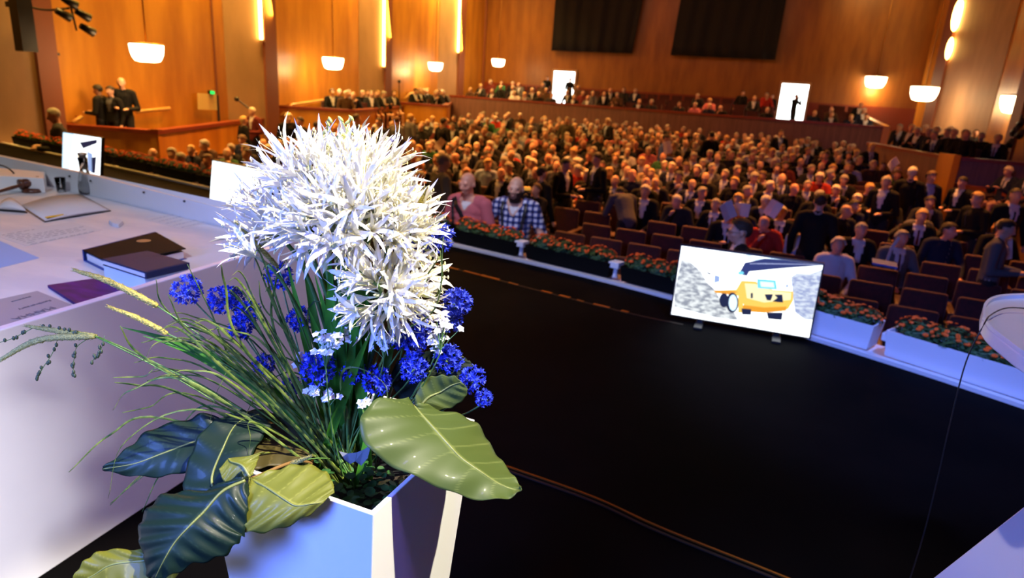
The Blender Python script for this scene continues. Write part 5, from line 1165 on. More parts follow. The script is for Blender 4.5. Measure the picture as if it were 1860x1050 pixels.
ROOT = PC + V(0, 0, PH - .10)
def root(j=.04): return ROOT + V(RB.uniform(-j, j), RB.uniform(-j, j), 0)
def arc(a, b, bend, n=10):
    """from a to b leaving a upwards"""
    m = a.lerp(b, .5) + V(0, 0, bend); return [(a * (1 - u) ** 2 + m * 2 * u * (1 - u) + b * u * u) for u in [i / n for i in range(n + 1)]]
def frame(ax):
    ax = ax.normalized(); s_ = ax.orthogonal().normalized(); return s_, ax.cross(s_), ax
def petal(mb, c, ax, out, L, w_, curl, r_):
    """narrow petal from c along ax bending towards out"""
    side = ax.cross(out).normalized(); pts = []; n = 6; p = Vector(c)
    for i in range(n + 1):
        u = i / n; pts.append(Vector(p)); th = curl * u * u; d = (ax * math.cos(th) + out * math.sin(th)).normalized(); p = p + d * (L / n)
    ws = [w_ * k for k in (.5, .85, 1, 1, .9, .6, .06)]
    mb.ribbon(pts, ws, side, .25, -out)
def umbel(px, py, off, tilt, r=.085, nf=17, label='', seed=0, spread=1.25, buds=3):
    q = random.Random(seed + 100); c = Q(px, py, off); ax = (RT * tilt[0] + UP * tilt[1] - FW * tilt[2]).normalized(); s1, s2, ax = frame(ax)
    base = c - ax * r * .45; rt = root(.03)
    t = empty('spider_lily', rt, label, 'flower', 'white spider lilies of the bouquet')
    st = arc(rt, base, .0); m = rt.lerp(base, .5) + (base - rt).cross(V(0, 0, 1)).normalized() * 0 
    st = [rt * (1 - u) ** 3 + (rt + V(0, 0, .12)) * 3 * u * (1 - u) ** 2 + (base - ax * .09) * 3 * u * u * (1 - u) + base * u ** 3 for u in [i / 14 for i in range(15)]]
    part('stem', MB().tube(st, .0042, 7), GRN, t, True)
    pe, sta, tb, bu = MB(), MB(), MB(), MB()
    for i in range(nf):
        z = 1 - (i + .5) / nf * (1 - math.cos(spread)); a = i * 2.399 + q.uniform(-.2, .2); rr_ = math.sqrt(max(0, 1 - z * z)); d = (s1 * math.cos(a) * rr_ + s2 * math.sin(a) * rr_ + ax * z).normalized()
        d = (d + V(q.uniform(-.15, .15), q.uniform(-.15, .15), q.uniform(-.1, .15))).normalized(); fc = base + d * r * q.uniform(.42, .62)
        tb.tube([base, base.lerp(fc, .5), fc], [.0016, .0016, .0028], 5); f1, f2, _ = frame(d); L = r * q.uniform(.7, 1.12); ph = q.uniform(0, 6)
        for k in range(6):
            an = ph + 2 * PI * k / 6; out = f1 * math.cos(an) + f2 * math.sin(an); petal(pe, fc - d * .004, (d * .9 + out * q.uniform(.25, .45)).normalized(), out, L * q.uniform(.9, 1.1), .0040 * q.uniform(.75, 1.3), q.uniform(.05, 1.7), q)
        for k in range(5):
            an = ph + .5 + 2 * PI * k / 5; out = f1 * math.cos(an) + f2 * math.sin(an); e = fc + (d + out * .35).normalized() * L * .72; sta.tube([fc, fc.lerp(e, .5) + d * .004, e], .00045, 4); sta.ball(e, .0016, 5, 4, (1, 1, 2))
    for i in range(buds):
        a = q.uniform(0, 6.28); d = (s1 * math.cos(a) + s2 * math.sin(a) + ax * q.uniform(-.1, .5)).normalized(); b0 = base + d * .012; b1 = base + d * r * q.uniform(.9, 1.15)
        bu.tube([b0, b0.lerp(b1, .3), b0.lerp(b1, .6), b0.lerp(b1, .85), b1], [.0018, .0030, .0048, .0040, .0006], 7)
    part('petals', pe, PETAL, t, True); part('stamens', sta, STAM, t); part('flower_tubes', tb, BUD, t, True)
    if buds: part('buds', bu, BUD, t, True)
    return t
UMB = [(548, 305, -.01, (-.3, 1, .2), .085, 'spider lily at the upper left edge of the white cluster'),
 (602, 296, .02, (-.05, 1, .15), .09, 'spider lily at the top, just left of the thin green sprigs'), (664, 300, .04, (.15, 1, .1), .09, 'topmost right spider lily of the white cluster'),
 (578, 345, -.05, (-.25, .8, .6), .09, 'spider lily in the front of the upper left of the cluster'), (640, 348, -.06, (.05, .7, .7), .09, 'spider lily facing the viewer in the upper middle of the cluster'),
 (692, 355, -.02, (.35, .8, .4), .085, 'spider lily in the upper right of the cluster'), (746, 385, .02, (.6, .8, .2), .085, 'spider lily at the right edge of the cluster, level with the plaid man'),
 (735, 425, -.04, (.7, .3, .6), .08, 'spider lily on the right, below the edge one'), (500, 372, .02, (-.7, .7, .2), .085, 'shaded spider lily at the left, before the wide bright screen'),
 (470, 415, .0, (-.9, .4, .3), .08, 'shaded spider lily low at the left of the cluster'), (540, 405, -.07, (-.4, .3, .8), .085, 'spider lily in the middle left, petals drooping to the viewer'),
 (600, 400, -.08, (0, .4, .9), .085, 'spider lily right in the middle of the cluster'), (668, 405, -.07, (.3, .4, .8), .085, 'spider lily right of the middle of the cluster'),
 (705, 505, -.08, (.35, .3, .8), .08, 'upper spider lily of the separate lower right cluster'), (742, 535, -.05, (.7, .1, .7), .075, 'lower spider lily of the lower right cluster, nearest the stage floor'),
 (690, 545, -.09, (-.1, -.2, .9), .07, 'spider lily with drooping petals at the bottom of the lower cluster')]
for i, (px, py, off, tl, r, lab) in enumerate(UMB): umbel(px, py, off, tl, r * (1.08, .92, 1.0, .86, 1.05, .9, 1.1, .88, 1.0, .95, .84, 1.05, .9, 1.0, .92, 1.08)[i], 13 if i < 13 else 12, lab, i)
def single(px, py, off, ax, L, label, seed):
    q = random.Random(seed); c = Q(px, py, off); ax = (RT * ax[0] + UP * ax[1] - FW * ax[2]).normalized(); rt = root(.03)
    t = empty('spider_lily', rt, label, 'flower', 'white spider lilies of the bouquet'); base = c - ax * .03
    st = [rt * (1 - u) ** 3 + (rt + V(0, 0, .12)) * 3 * u * (1 - u) ** 2 + (base - ax * .08) * 3 * u * u * (1 - u) + base * u ** 3 for u in [i / 14 for i in range(15)]]
    part('stem', MB().tube(st, .0032, 7), GRN, t, True); f1, f2, d = frame(ax); pe, sta = MB(), MB()
    for k in range(6):
        an = 2 * PI * k / 6 + .3; out = f1 * math.cos(an) + f2 * math.sin(an); petal(pe, c - d * .01, (d * .8 + out * .5).normalized(), out, L * q.uniform(.85, 1.15), .006, q.uniform(1.0, 2.2), q)
    for k in range(6): an = 2 * PI * k / 6; out = f1 * math.cos(an) + f2 * math.sin(an); e = c + (d + out * .4).normalized() * L * .7; sta.tube([c, e], .0005, 4); sta.ball(e, .002, 5, 4, (1, 1, 2))
    part('flower_tube', MB().tube([base, base.lerp(c, .7), c], [.003, .0035, .005], 7), BUD, t, True); part('petals', pe, PETAL, t, True); part('stamens', sta, STAM, t)
single(462, 462, -.08, (-.5, .5, .5), .075, 'single large spider lily at the far left, petals hanging over the table edge', 1)
single(605, 445, -.12, (.1, .3, .9), .075, 'single spider lily with petals hanging down in the middle', 2)
single(652, 505, -.12, (-.6, .2, .7), .06, 'single spider lily with spread petals above the small white flowers', 3)
single(645, 565, -.13, (-.5, -.1, .8), .055, 'single spider lily just above the little white flower clump', 4)
single(775, 500, -.02, (.8, .2, .3), .06, 'half-open spider lily pointing right over the stage floor', 5)

# cornflowers ----------------------------------------------------
def cornflower(px, py, off, r, label, seed, ax=(0, .3, 1)):
    q = random.Random(seed + 500); c = Q(px, py, off); a_ = (RT * ax[0] + UP * ax[1] - FW * ax[2]).normalized(); f1, f2, d = frame(a_); rt = root(.045); base = c - d * r * .8
    t = empty('cornflower', rt, label, 'flower', 'blue cornflowers of the bouquet')
    hz_ = V(base.x - rt.x, base.y - rt.y, 0)
    st = [rt * (1 - u) ** 3 + (rt + V(0, 0, .10)) * 3 * u * (1 - u) ** 2 + (base - V(0, 0, .07) - hz_ * .15) * 3 * u * u * (1 - u) + base * u ** 3 for u in [i / 12 for i in range(13)]]
    part('stem', MB().tube(st, .0016, 6), GRN, t, True); part('calyx', MB().ball(base, r * .34, 8, 6), CORNC, t, True); fl = MB()
    for i in range(62):
        z = 1 - (i + .5) / 62 * 1.5; a = i * 2.399; rr_ = math.sqrt(max(0, 1 - z * z)); n = (f1 * math.cos(a) * rr_ + f2 * math.sin(a) * rr_ + d * z).normalized(); n = (n + V(q.uniform(-.25, .25), q.uniform(-.25, .25), q.uniform(-.25, .25))).normalized(); tip = c + n * r * q.uniform(.68, 1.1) - d * r * .2; p0 = c - d * r * .5 + n * r * .15; s1, s2, _ = frame(n)
        for k in range(5):
            an = 2 * PI * k / 5 + i; o_ = s1 * math.cos(an) + s2 * math.sin(an); sd = n.cross(o_) * r * .085; e = tip + (o_ * .85 + n * .5) * r * q.uniform(.25, .42); fl.add([tip - n * r * .12, (tip + e) / 2 - sd, e, (tip + e) / 2 + sd], [(0, 1, 2, 3)])
        fl.add([p0 - s1 * r * .02, p0 + s1 * r * .02, tip], [(0, 1, 2)])
    part('florets', fl, CORN, t); return t
CF = [(340, 526, 0, .026, 'leftmost blue cornflower, in front of the thick dark blue book'), (402, 543, 0, .026, 'blue cornflower second from the left, before the white side board'), (424, 538, .02, .018, 'small blue cornflower touching the second one from the left'), (448, 566, 0, .025, 'dark blue cornflower above a lower one, left of the stems'),
 (436, 596, .01, .022, 'lowest cornflower of the left-hand group of four'), (480, 661, 0, .02, 'shaded cornflower low at the left among grass blades'), (508, 500, .05, .026, 'cornflower half hidden under the left spider lilies'), (545, 578, .04, .024, 'cornflower among the green stems left of the middle'), (578, 664, -.08, .03, 'large cornflower directly below the little white flower clump'),
 (640, 674, -.06, .022, 'cornflower between the large lower one and its right neighbour'), (684, 690, -.06, .026, 'cornflower above the big glossy right leaf'), (751, 667, -.06, .025, 'round cornflower seen face on against the black leaf gap'), (815, 650, -.02, .026, 'cornflower right of the face-on one'), (757, 592, -.04, .028, 'cornflower under the lower spider lilies'),  # black leaf gap: the shadow painted on the big leaf's back lobe
 (728, 608, -.02, .026, 'cornflower left of the one under the lower spider lilies'), (752, 622, -.05, .022, 'small cornflower right above the face-on one'), (796, 428, .02, .027, 'highest blue cornflower, at the right beside the lily cluster'), (750, 456, .04, .024, 'cornflower half hidden behind the right spider lilies'), (831, 545, 0, .026, 'cornflower far right above the floor, upper of two'),
 (818, 577, 0, .024, 'cornflower far right above the floor, lower of two'), (856, 688, -.03, .025, 'cornflower hanging over the right leaf'), (878, 722, -.02, .016, 'small rightmost cornflower bud over the right leaf'), (530, 700, .02, .02, 'cornflower deep among the stems at the lower left'), (620, 700, .03, .018, 'dark cornflower deep in the lower middle')]
for i, (px, py, off, r, lab) in enumerate(CF): cornflower(px, py, off, r, lab, i, (RS.uniform(-.4, .6), RS.uniform(.1, .8), 1))
# small white flowers ---------------------------------------------
def whites(px, py, off, n, sp, label, seed):
    n = int(n * 1.7)
    q = random.Random(seed + 900); c = Q(px, py, off); rt = root(.04); t = empty('white_flower_spray', rt, label, 'flower', 'small white flowers of the bouquet')
    base = c - UP * sp * 1.6; st, fl, ce = MB(), MB(), MB()
    st.tube([rt * (1 - u) ** 2 + (base - V(0, 0, .03)) * 2 * u * (1 - u) + base * u * u for u in [i / 8 for i in range(9)]], .0014, 5)
    for i in range(n):
        p = c + RT * q.gauss(0, sp * .5) + UP * q.gauss(0, sp * .45) + FW * q.gauss(0, sp * .4); st.tube([base, base.lerp(p, .5) + V(0, 0, .003), p], .0007, 4)
        a_ = ((p - base).normalized() * .6 - FW * .8 + V(q.uniform(-.3, .3), q.uniform(-.3, .3), q.uniform(-.2, .4))).normalized(); s1, s2, a_ = frame(a_); r = q.uniform(.007, .0105)
        for k in range(5):
            an = 2 * PI * k / 5 + i; o_ = s1 * math.cos(an) + s2 * math.sin(an); sd = a_.cross(o_) * r * .42; fl.add([p, p + o_ * r * .55 - sd + a_ * r * .15, p + o_ * r + a_ * r * .1, p + o_ * r * .55 + sd + a_ * r * .15], [(0, 1, 2, 3)])
        ce.ball(p + a_ * r * .12, r * .16, 5, 4)
    part('stem', st, GRN, t); part('petals', fl, WPET, t); part('flower_centres', ce, STAM, t)
for i, a in enumerate([(592, 624, -.10, 16, .028, 'small white flower clump in the lower middle, largest of its kind'), (640, 612, -.06, 7, .018, 'few small white flowers right of the largest clump'), (697, 618, -.07, 12, .022, 'small white flowers under the lower spider lilies'),
        (800, 597, -.05, 14, .026, 'small white flowers between the blue ones at the right'), (790, 622, -.05, 6, .014, 'little white flowers hanging below the right clump'), (572, 708, -.09, 5, .014, 'pale blossoms low below the large cornflower'), (598, 720, -.08, 6, .012, 'pale blossoms lowest in the middle'),
        (660, 735, -.09, 4, .012, 'single small white blossoms beside the big right leaf'), (545, 655, -.05, 4, .012, 'tiny white blossoms left of the large cornflower'), (620, 605, -.04, 5, .014, 'tiny white blossoms above the large cornflower')]): whites(*a, i)
# strap leaves and lily stems in the middle -------------------------
def strap(tip, off, w_, label, base_px=None, bend=.05, m=BLADE):
    rt = root(.05); e = Q(*tip, off); t = empty('strap_leaf', rt, label, 'leaf', 'green strap leaves of the bouquet')
    pts = [rt * (1 - u) ** 2 + (rt.lerp(e, .45) + V(0, 0, bend)) * 2 * u * (1 - u) + e * u * u for u in [i / 12 for i in range(13)]]
    s_ = FW.cross((e - rt).normalized()).normalized(); a = RB.uniform(-.7, .7); s_ = (s_ + FW * a).normalized()
    ws = [w_ * min(1, .5 + i * .1) * (1 if i < 8 else (1 - (i - 8) / 4.3)) for i in range(13)]
    mb = MB().ribbon(pts, ws, s_, .35, -FW); part('blade', mb, m, t, True)
ST = [((640, 395), 0, .012), ((622, 420), -.03, .011), ((600, 455), -.06, .012), ((668, 430), -.02, .010), ((655, 455), -.07, .013), ((585, 470), .02, .01), ((628, 480), -.09, .013), ((545, 440), .04, .009), ((700, 460), .03, .009), ((572, 500), -.05, .01), ((612, 520), -.1, .012), ((675, 600), -.09, .010), ((520, 470), .03, .009), ((730, 560), .02, .009), ((560, 560), -.04, .011), ((648, 560), -.1, .010)]
for i, (tp, off, w_) in enumerate(ST): strap(tp, off, w_, 'upright green strap leaf among the stems of the bouquet, hidden in the middle', bend=RB.uniform(0, .06))
strap((222, 595), -.06, .010, 'pointed green strap leaf reaching far left under the foxtails', bend=.12); strap((260, 610), -.02, .008, 'second pointed strap leaf reaching left beside the first', bend=.12)
# foxtails -----------------------------------------------------------
def foxtail(tip, base, off, r, m, label, mid=None, seed=0):
    rt = root(.04); a, b = Q(*base, off), Q(*tip, off - .02); t = empty('foxtail', rt, label, 'grass')
    st = [rt * (1 - u) ** 2 + (rt.lerp(a, .5) + V(0, 0, .05)) * 2 * u * (1 - u) + a * u * u for u in [i / 12 for i in range(13)]]; part('stalk', MB().tube(st, .0014, 5), GRN, t, True)
    pts = [a, Q(*mid, off - .01), b] if mid else [a, a.lerp(b, .5), b]; pp = sm(pts, 8); q = random.Random(seed); mb = MB(); n = len(pp)
    mb.tube(pp, [r * (.5 + .5 * math.sin(PI * min(1, (i + 2) / (n * .7)) if i < n * .45 else PI * .5) if i < n * .45 else 1) * (1 - max(0, (i / n - .45)) ** 1.3 * 1.5) for i in range(n)], 9)
    for i in range(n - 1):
        for k in range(16):
            u = q.random(); p = pp[i].lerp(pp[i + 1], u); d = (pp[i + 1] - pp[i]).normalized(); s1, s2, _ = frame(d); an = q.uniform(0, 6.28); o_ = s1 * math.cos(an) + s2 * math.sin(an); rr_ = r * (1 - max(0, (i / n - .4)) * 1.1)
            mb.tube([p + o_ * rr_ * .7, p + o_ * rr_ * 1.25 + d * .006], [.0007, .0002], 3, False)
    part('spike', mb, m, t, True)
foxtail((133, 490), (286, 556), -.05, .0058, FOX, 'bright yellow foxtail spike pointing left over the box file', (200, 512), 1)
foxtail((197, 557), (304, 606), -.05, .005, FOX, 'yellow foxtail spike just above the side board edge, shorter', (250, 578), 2)
foxtail((47, 592), (176, 611), -.06, .0052, FOXG, 'brownish foxtail spike reaching left, upper of two joined at the tip', (110, 602), 3)
foxtail((-10, 660), (172, 611), -.07, .0062, FOXG, 'green foxtail spike running out of the left edge of the photograph', (70, 618), 4)
foxtail((428, 404), (505, 486), -.02, .0042, FOX, 'golden foxtail spike among the shaded left lilies', (468, 445), 5)
foxtail((772, 343), (757, 392), .0, .005, FOX, 'golden foxtail spike sticking up at the right of the lilies', None, 6)
foxtail((566, 828), (525, 845), -.14, .0042, FOX, 'short pale spike lying over the planter soil', None, 7)
# grass blades ------------------------------------------------------
GP = [[(500, 740), (400, 650), (300, 560), (283, 507)], [(520, 750), (450, 640), (410, 520), (402, 482)], [(500, 760), (420, 650), (340, 600), (305, 535)], [(510, 765), (360, 700), (240, 708), (205, 745)], [(510, 770), (360, 720), (270, 740), (222, 750)], [(500, 770), (330, 680), (260, 684), (205, 686)],
      [(505, 775), (340, 720), (250, 700), (208, 695)], [(520, 790), (400, 700), (320, 672), (270, 677)], [(520, 780), (400, 770), (300, 850), (258, 930)], [(530, 770), (430, 760), (280, 850), (200, 915)], [(500, 775), (380, 745), (230, 800), (196, 905)], [(505, 775), (380, 770), (260, 860), (200, 918)],
      [(460, 755), (300, 760), (200, 790), (125, 858)], [(540, 780), (480, 640), (350, 575), (305, 570)], [(540, 770), (500, 650), (420, 600), (375, 600)], [(560, 780), (540, 640), (480, 560), (470, 510)], [(560, 770), (505, 620), (500, 520), (520, 470)], [(545, 780), (470, 680), (420, 640), (360, 640)], [(525, 770), (440, 660), (300, 620), (260, 655)],
      [(560, 780), (560, 690), (480, 700), (430, 790)], [(600, 780), (580, 700), (520, 650), (470, 645)], [(500, 780), (470, 770), (455, 800), (448, 870)], [(500, 750), (450, 690), (400, 700), (375, 800)], [(610, 780), (620, 680), (700, 700), (690, 800)], [(600, 780), (560, 560), (700, 620), (660, 700)], [(620, 790), (620, 690), (640, 680), (612, 745)],
      [(640, 780), (700, 640), (790, 560), (805, 430)], [(650, 780), (750, 620), (800, 520), (800, 455)], [(630, 770), (690, 600), (760, 520), (800, 465)], [(560, 790), (450, 700), (380, 560), (340, 480)], [(520, 780), (430, 690), (330, 600), (285, 600)], [(540, 790), (350, 700), (250, 640), (218, 592)], [(520, 790), (400, 740), (330, 770), (290, 800)]]
for i in range(26):
    a = RB.uniform(0, 1); ex, ey = lerp(230, 480, a) + RB.uniform(-20, 20), lerp(700, 500, a) + RB.uniform(-70, 40); GP.append([(520 + 80 * RB.random(), 780), (lerp(520, ex, .5) + 20, lerp(780, ey, .6) - 20), (lerp(520, ex, .8), lerp(780, ey, .95) - 15), (ex, ey)])
for i, P_ in enumerate(GP):
    off0 = RB.uniform(-.12, .03); pp = sm([root(.05)] + [Q(x, y, off0 - .015 * k) for k, (x, y) in enumerate(P_)][1:], 7); n = len(pp); w_ = RB.uniform(.0011, .0022)
    lab = 'thin green grass blade arching out to the left of the bouquet' if P_[-1][0] < 560 else 'thin yellow-green grass blade arching to the right in the bouquet'
    if P_[-1][0] < 560:
        tx, ty = P_[-1]; far = 'long' if tx < 300 else 'short'; way = 'rising steeply at the left of the bouquet' if ty < 560 else 'pointing left across the white side board' if ty < 665 else 'reaching out level to the left of the bouquet' if ty < 770 else 'drooping at the left over the dark leaves'
        lab = '%s thin green grass blade %s' % (far, way)
    t = empty('grass_blade', pp[0], lab, 'grass', 'grass blades, ' + lab)
    mb = MB().ribbon(pp, [w_ * (1 - (j / n) ** 3) + .0003 for j in range(n)], (FW.cross((pp[-1] - pp[0]).normalized()) + FW * RB.uniform(-.5, .5)).normalized(), .5, -FW); o = part('blade', mb, GRASS, t, True); sd = o.modifiers.new('s', 'SOLIDIFY'); sd.thickness = .0006
# panicles with dark seeds
SEED = mat('dark_seed_green', (.03, .05, .025), .6)
for k, (P_, lab) in enumerate([([(180, 612), (140, 604), (100, 598), (72, 590)], 'thin seed stalk hanging from the joined foxtails, leftmost'), ([(110, 600), (96, 640), (80, 665), (67, 687)], 'seed stalk hanging straight down before the white board, longest'), ([(165, 612), (140, 630), (134, 655), (133, 683)], 'seed stalk in the middle of those hanging before the white board'),
                              ([(190, 610), (185, 630), (178, 645), (165, 658)], 'shortest hanging seed stalk before the white board'), ([(60, 596), (40, 606), (20, 616), (0, 622)], 'seed stalk pointing to the left edge of the photograph')]):
    pp = sm([Q(x, y, -.07) for x, y in P_], 6); t = empty('seed_stalk', pp[0], lab, 'grass'); part('stalk', MB().tube(pp, .0007, 4), GRN, t, True); mb = MB(); q = random.Random(k)
    for j in range(4, len(pp)):
        if q.random() < .6: mb.ball(pp[j] + V(q.uniform(-.004, .004), 0, q.uniform(-.004, .004)), .0028, 6, 5, (1, 1, 1.6))
    part('seeds', mb, SEED, t, True)
# green sprigs at the top
for k, (P_, lf, lab) in enumerate([([(600, 290), (592, 262), (594, 235), (597, 215)], [(593, 262), (588, 250), (597, 238), (596, 224), (590, 240), (600, 218)], 'upright yellow-green sprig above the lilies, left of the forked one'), ([(605, 290), (618, 262), (630, 240), (620, 218)], [(619, 216), (636, 240), (631, 222), (638, 214), (622, 244), (612, 250)], 'forked yellow-green sprig with round buds above the lilies')]):
    pp = sm([Q(x, y, .0) for x, y in P_], 6); rt = ROOT; t = empty('budding_sprig', rt, lab, 'sprig'); mb = MB().tube([rt, rt.lerp(pp[0], .5) + V(0, 0, .02), pp[0]] + pp[1:], .0013, 5)
    if k: mb.tube([Q(628, 243, 0), Q(633, 228, 0), Q(638, 216, 0)], .001, 5); mb.tube([Q(626, 246, 0), Q(612, 250, 0), Q(600, 262, 0)], .001, 5)
    part('stem', mb, mat('sprig_yellow_green', (.45, .48, .12), .5), t, True); mb = MB(); q = random.Random(k + 3)
    for x, y in lf:
        c = Q(x, y, 0); d = V(q.uniform(-1, 1), q.uniform(-.3, .3), q.uniform(.3, 1)).normalized() * .007; mb.tube([c - d, c - d * .3, c + d * .5, c + d], [.0008, .003, .0026, .0004], 6)
    part('buds', mb, mat('sprig_yellow_green', (.45, .48, .12), .5), t, True)

# ================================================================ BIG LEAVES
def leafmat(n, c1, c2, rough=.42, tr=.12):
    m = mat(n, c1, rough + .06, spec=.2); nt = m.node_tree; N = nt.nodes; L = nt.links; b = N['Principled BSDF']
    uv = N.new('ShaderNodeAttribute'); uv.attribute_name = 'vein'; cr = N.new('ShaderNodeValToRGB'); cr.color_ramp.elements[0].color = (*c1, 1); cr.color_ramp.elements[1].color = (*c2, 1); cr.color_ramp.elements[0].position = .35; cr.color_ramp.elements[1].position = .95
    L.new(uv.outputs['Fac'], cr.inputs[0]); L.new(cr.outputs[0], b.inputs['Base Color']); b.inputs['Coat Weight'].default_value = .05
    return translucent(m, tr)
def bigleaf(name_label, rows, m, petiole=None, nv=9, amp=.006, seed=0, fold=.0):
    """rows: (left px,py,off) (mid) (right) from stalk to tip; veins run from the midrib outwards"""
    Lf = sm([Q(*r[0]) for r in rows], 9); Mf = sm([Q(*r[1]) for r in rows], 9); Rf = sm([Q(*r[2]) for r in rows], 9); n = len(Mf)
    t = empty('philodendron_leaf', petiole[0] if petiole else Mf[0], name_label, 'leaf'); mb = MB(); W = 12; vs = []; vein = []; q = random.Random(seed)
    for i in range(n):
        for j in range(-W, W + 1):
            s_ = abs(j) / W; k = i / (n - 1); kk = max(0, min(n - 1, i)); e = Lf[kk] if j < 0 else Rf[kk]
            p = Mf[i].lerp(e, s_); phase = (k * nv - s_ * .9) * 2 * PI + (0 if j < 0 else 1.3) + .7 * math.sin(k * 5 + seed)
            bulge = math.sin(PI * s_) * .35 * (Mf[i] - e).length * (.16 + fold)
            wave = math.cos(phase); p = p - FW * (bulge + amp * .28 * wave * min(1, s_ * 2.5)) + UP * (amp * .45 * wave * s_ ** 3)
            vs.append(p); vein.append(max(math.exp(-(s_ * 16) ** 2), .75 * max(0, wave) ** 10) if j else 1.0)
    w_ = 2 * W + 1; mb.add(vs, [(i * w_ + j, i * w_ + j + 1, (i + 1) * w_ + j + 1, (i + 1) * w_ + j) for i in range(n - 1) for j in range(w_ - 1)])
    o = part('blade', mb, m, t, True); at = o.data.attributes.new('vein', 'FLOAT', 'POINT'); at.data.foreach_set('value', vein); sd = o.modifiers.new('s', 'SOLIDIFY'); sd.thickness = .0012
    rb = MB().tube([p - FW * .0012 for p in Mf], [.0030 * (1 - .85 * i / n) for i in range(n)], 6); part('midrib', rb, mat('midrib_yellow_green', (.15, .17, .04), .45), t, True)
    if petiole: part('petiole', MB().tube(sm(petiole + [Mf[0]], 6), .0032, 7), mat('petiole_red_green', (.22, .12, .04), .4), t, True)
    return t
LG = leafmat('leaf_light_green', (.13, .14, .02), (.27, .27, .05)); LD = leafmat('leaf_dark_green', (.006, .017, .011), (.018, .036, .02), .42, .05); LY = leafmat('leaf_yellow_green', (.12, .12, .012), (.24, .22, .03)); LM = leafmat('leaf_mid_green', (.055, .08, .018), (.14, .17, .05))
PT = PC + V(0, 0, PH - .08)
# right leaf, from its stalk joint at the upper left to the tip at the right
bigleaf('largest glossy leaf, hanging over the right corner of the white planter', [
 [(742, 722, -.10), (752, 738, -.10), (762, 728, -.10)], [(682, 728, -.15), (768, 756, -.12), (790, 742, -.08)], [(655, 762, -.19), (790, 780, -.14), (838, 755, -.06)], [(664, 808, -.22), (815, 808, -.16), (868, 772, -.05)],
 [(715, 848, -.23), (838, 832, -.17), (885, 800, -.06)], [(782, 878, -.23), (872, 856, -.18), (903, 828, -.09)], [(845, 903, -.22), (905, 878, -.18), (925, 855, -.13)], [(912, 908, -.21), (935, 890, -.18), (942, 878, -.16)], [(944, 893, -.19), (947, 891, -.19), (948, 889, -.19)]], LM, [PT, Q(700, 770, -.02)], 7, .007, 1)
bigleaf('upper torn lobe of a leaf rising behind the largest glossy leaf', [
 [(752, 742, -.07), (760, 742, -.07), (768, 742, -.07)], [(756, 715, -.06), (778, 722, -.06), (800, 745, -.06)], [(772, 690, -.05), (800, 712, -.05), (826, 738, -.05)], [(798, 682, -.05), (820, 700, -.05), (845, 722, -.05)], [(828, 684, -.05), (838, 694, -.05), (850, 706, -.05)]], LM, [PT], 5, .004, 2)
bigleaf('very dark leaf standing behind the face-on cornflower and the largest glossy leaf', [  # hard shadow on the leaf's back lobe, painted as a dark leaf
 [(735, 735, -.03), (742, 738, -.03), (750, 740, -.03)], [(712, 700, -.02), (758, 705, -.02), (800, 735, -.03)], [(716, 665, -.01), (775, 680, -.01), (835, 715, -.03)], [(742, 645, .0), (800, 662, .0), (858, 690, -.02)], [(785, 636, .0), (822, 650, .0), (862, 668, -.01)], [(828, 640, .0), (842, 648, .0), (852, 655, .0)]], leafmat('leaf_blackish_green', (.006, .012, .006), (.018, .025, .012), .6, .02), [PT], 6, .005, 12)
# front left leaf: light right lobe, dark left part running down to the lower left
bigleaf('light green leaf lobe draped over the left front rim of the white planter', [
 [(452, 866, -.22), (456, 870, -.22), (460, 866, -.22)], [(446, 905, -.25), (485, 885, -.24), (505, 852, -.20)], [(443, 945, -.27), (515, 905, -.26), (552, 844, -.19)], [(448, 966, -.28), (538, 918, -.27), (592, 858, -.19)], [(500, 962, -.28), (565, 915, -.27), (605, 880, -.22)], [(560, 938, -.27), (588, 912, -.26), (607, 893, -.24)]], LG, [PT + (e1 * .5 - e2 * .2) * .1, Q(540, 838, -.12)], 6, .007, 3)
bigleaf('yellow-green upper fringe of the front left leaf, spreading up to the left', [
 [(452, 870, -.22), (454, 866, -.22), (458, 862, -.22)], [(420, 880, -.22), (440, 845, -.21), (468, 838, -.19)], [(405, 872, -.22), (420, 838, -.20), (475, 822, -.18)], [(398, 852, -.21), (415, 832, -.19), (492, 822, -.17)]], LG, None, 5, .003, 4)
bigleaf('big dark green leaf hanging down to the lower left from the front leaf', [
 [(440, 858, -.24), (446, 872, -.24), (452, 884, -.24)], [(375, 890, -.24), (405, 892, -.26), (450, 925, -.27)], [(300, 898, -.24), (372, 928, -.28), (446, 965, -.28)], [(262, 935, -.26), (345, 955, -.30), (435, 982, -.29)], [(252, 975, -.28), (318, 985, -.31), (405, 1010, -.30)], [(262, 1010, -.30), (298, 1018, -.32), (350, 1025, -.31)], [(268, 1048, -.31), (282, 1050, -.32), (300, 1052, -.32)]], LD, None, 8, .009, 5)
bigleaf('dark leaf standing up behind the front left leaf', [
 [(395, 905, -.22), (400, 906, -.22), (406, 906, -.22)], [(335, 895, -.20), (385, 870, -.19), (430, 868, -.20)], [(345, 830, -.16), (405, 815, -.15), (455, 830, -.16)], [(375, 775, -.12), (430, 770, -.10), (480, 790, -.10)], [(440, 745, -.07), (470, 752, -.06), (500, 770, -.06)]], LD, None, 6, .006, 6)
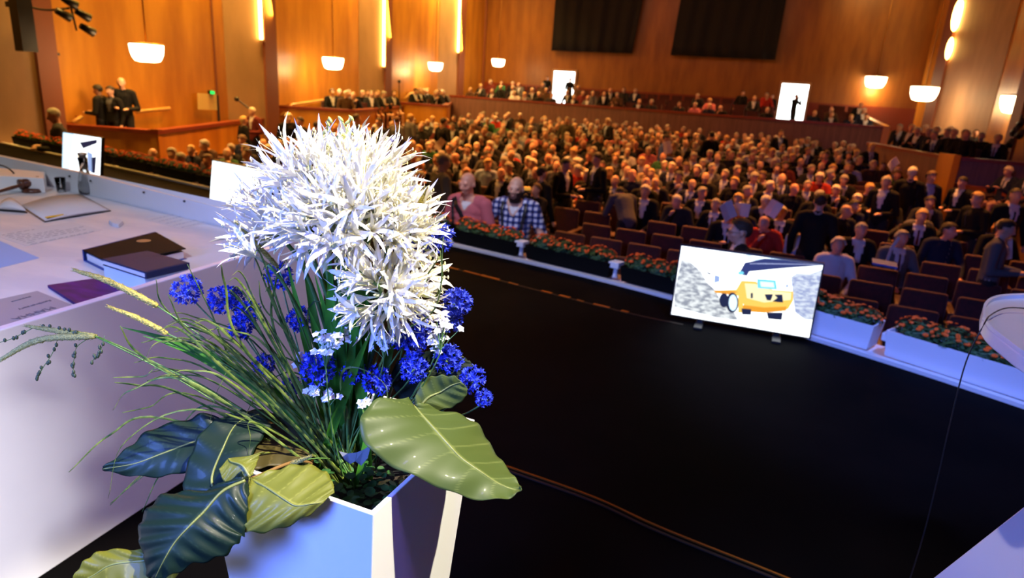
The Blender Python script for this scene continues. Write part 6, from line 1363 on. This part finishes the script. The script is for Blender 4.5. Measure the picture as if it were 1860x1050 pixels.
bigleaf('dark pointed leaf at the left with one lit edge, over the white board', [
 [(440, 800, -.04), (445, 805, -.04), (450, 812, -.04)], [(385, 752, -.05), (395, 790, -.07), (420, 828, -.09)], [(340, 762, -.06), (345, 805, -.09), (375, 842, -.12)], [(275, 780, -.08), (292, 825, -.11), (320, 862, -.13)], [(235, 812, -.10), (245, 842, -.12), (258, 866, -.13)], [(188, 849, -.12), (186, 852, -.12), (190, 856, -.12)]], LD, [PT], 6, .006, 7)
bigleaf('wide brownish dark leaf lying flat above the planter at the left', [
 [(600, 800, -.02), (604, 806, -.02), (600, 815, -.03)], [(540, 765, -.02), (530, 800, -.05), (540, 838, -.10)], [(470, 745, -.02), (460, 795, -.06), (480, 850, -.13)], [(400, 760, -.04), (390, 800, -.08), (420, 850, -.15)], [(350, 800, -.08), (352, 812, -.09), (365, 830, -.11)]], leafmat('leaf_brown_green', (.05, .04, .012), (.12, .09, .03), .4, .05), None, 6, .006, 8)
bigleaf('yellowing leaf with a torn edge at the very bottom left of the bouquet', [
 [(318, 998, -.28), (322, 1012, -.28), (330, 1030, -.28)], [(250, 998, -.27), (262, 1018, -.28), (300, 1075, -.30)], [(190, 1000, -.26), (205, 1025, -.28), (250, 1090, -.31)], [(155, 1018, -.27), (170, 1045, -.28), (190, 1090, -.30)], [(132, 1050, -.28), (136, 1062, -.28), (140, 1078, -.29)]], LY, None, 5, .005, 9)
# torn silver paper in the soil
t = empty('torn_paper', Q(645, 826, -.1), 'torn grey paper scrap stuck in the planter soil under the stems', 'paper'); mb = MB(); pts = [(618, 822), (648, 836), (672, 815)]; vs = []
top_ = [(616, 820), (632, 824), (648, 822), (662, 816), (674, 808)]; bot = [(626, 836), (636, 843), (645, 838), (656, 846), (668, 832)]
for a, b in zip(top_, bot): vs += [Q(*a, -.11), Q(*b, -.12)]
mb.add(vs + [v + FW * .001 for v in vs], [(i * 2, i * 2 + 1, i * 2 + 3, i * 2 + 2) for i in range(4)] + [(10 + i * 2 + 2, 10 + i * 2 + 3, 10 + i * 2 + 1, 10 + i * 2) for i in range(4)]); part('scrap', mb, mat('grey_paper', (.12, .13, .14), .8), t)
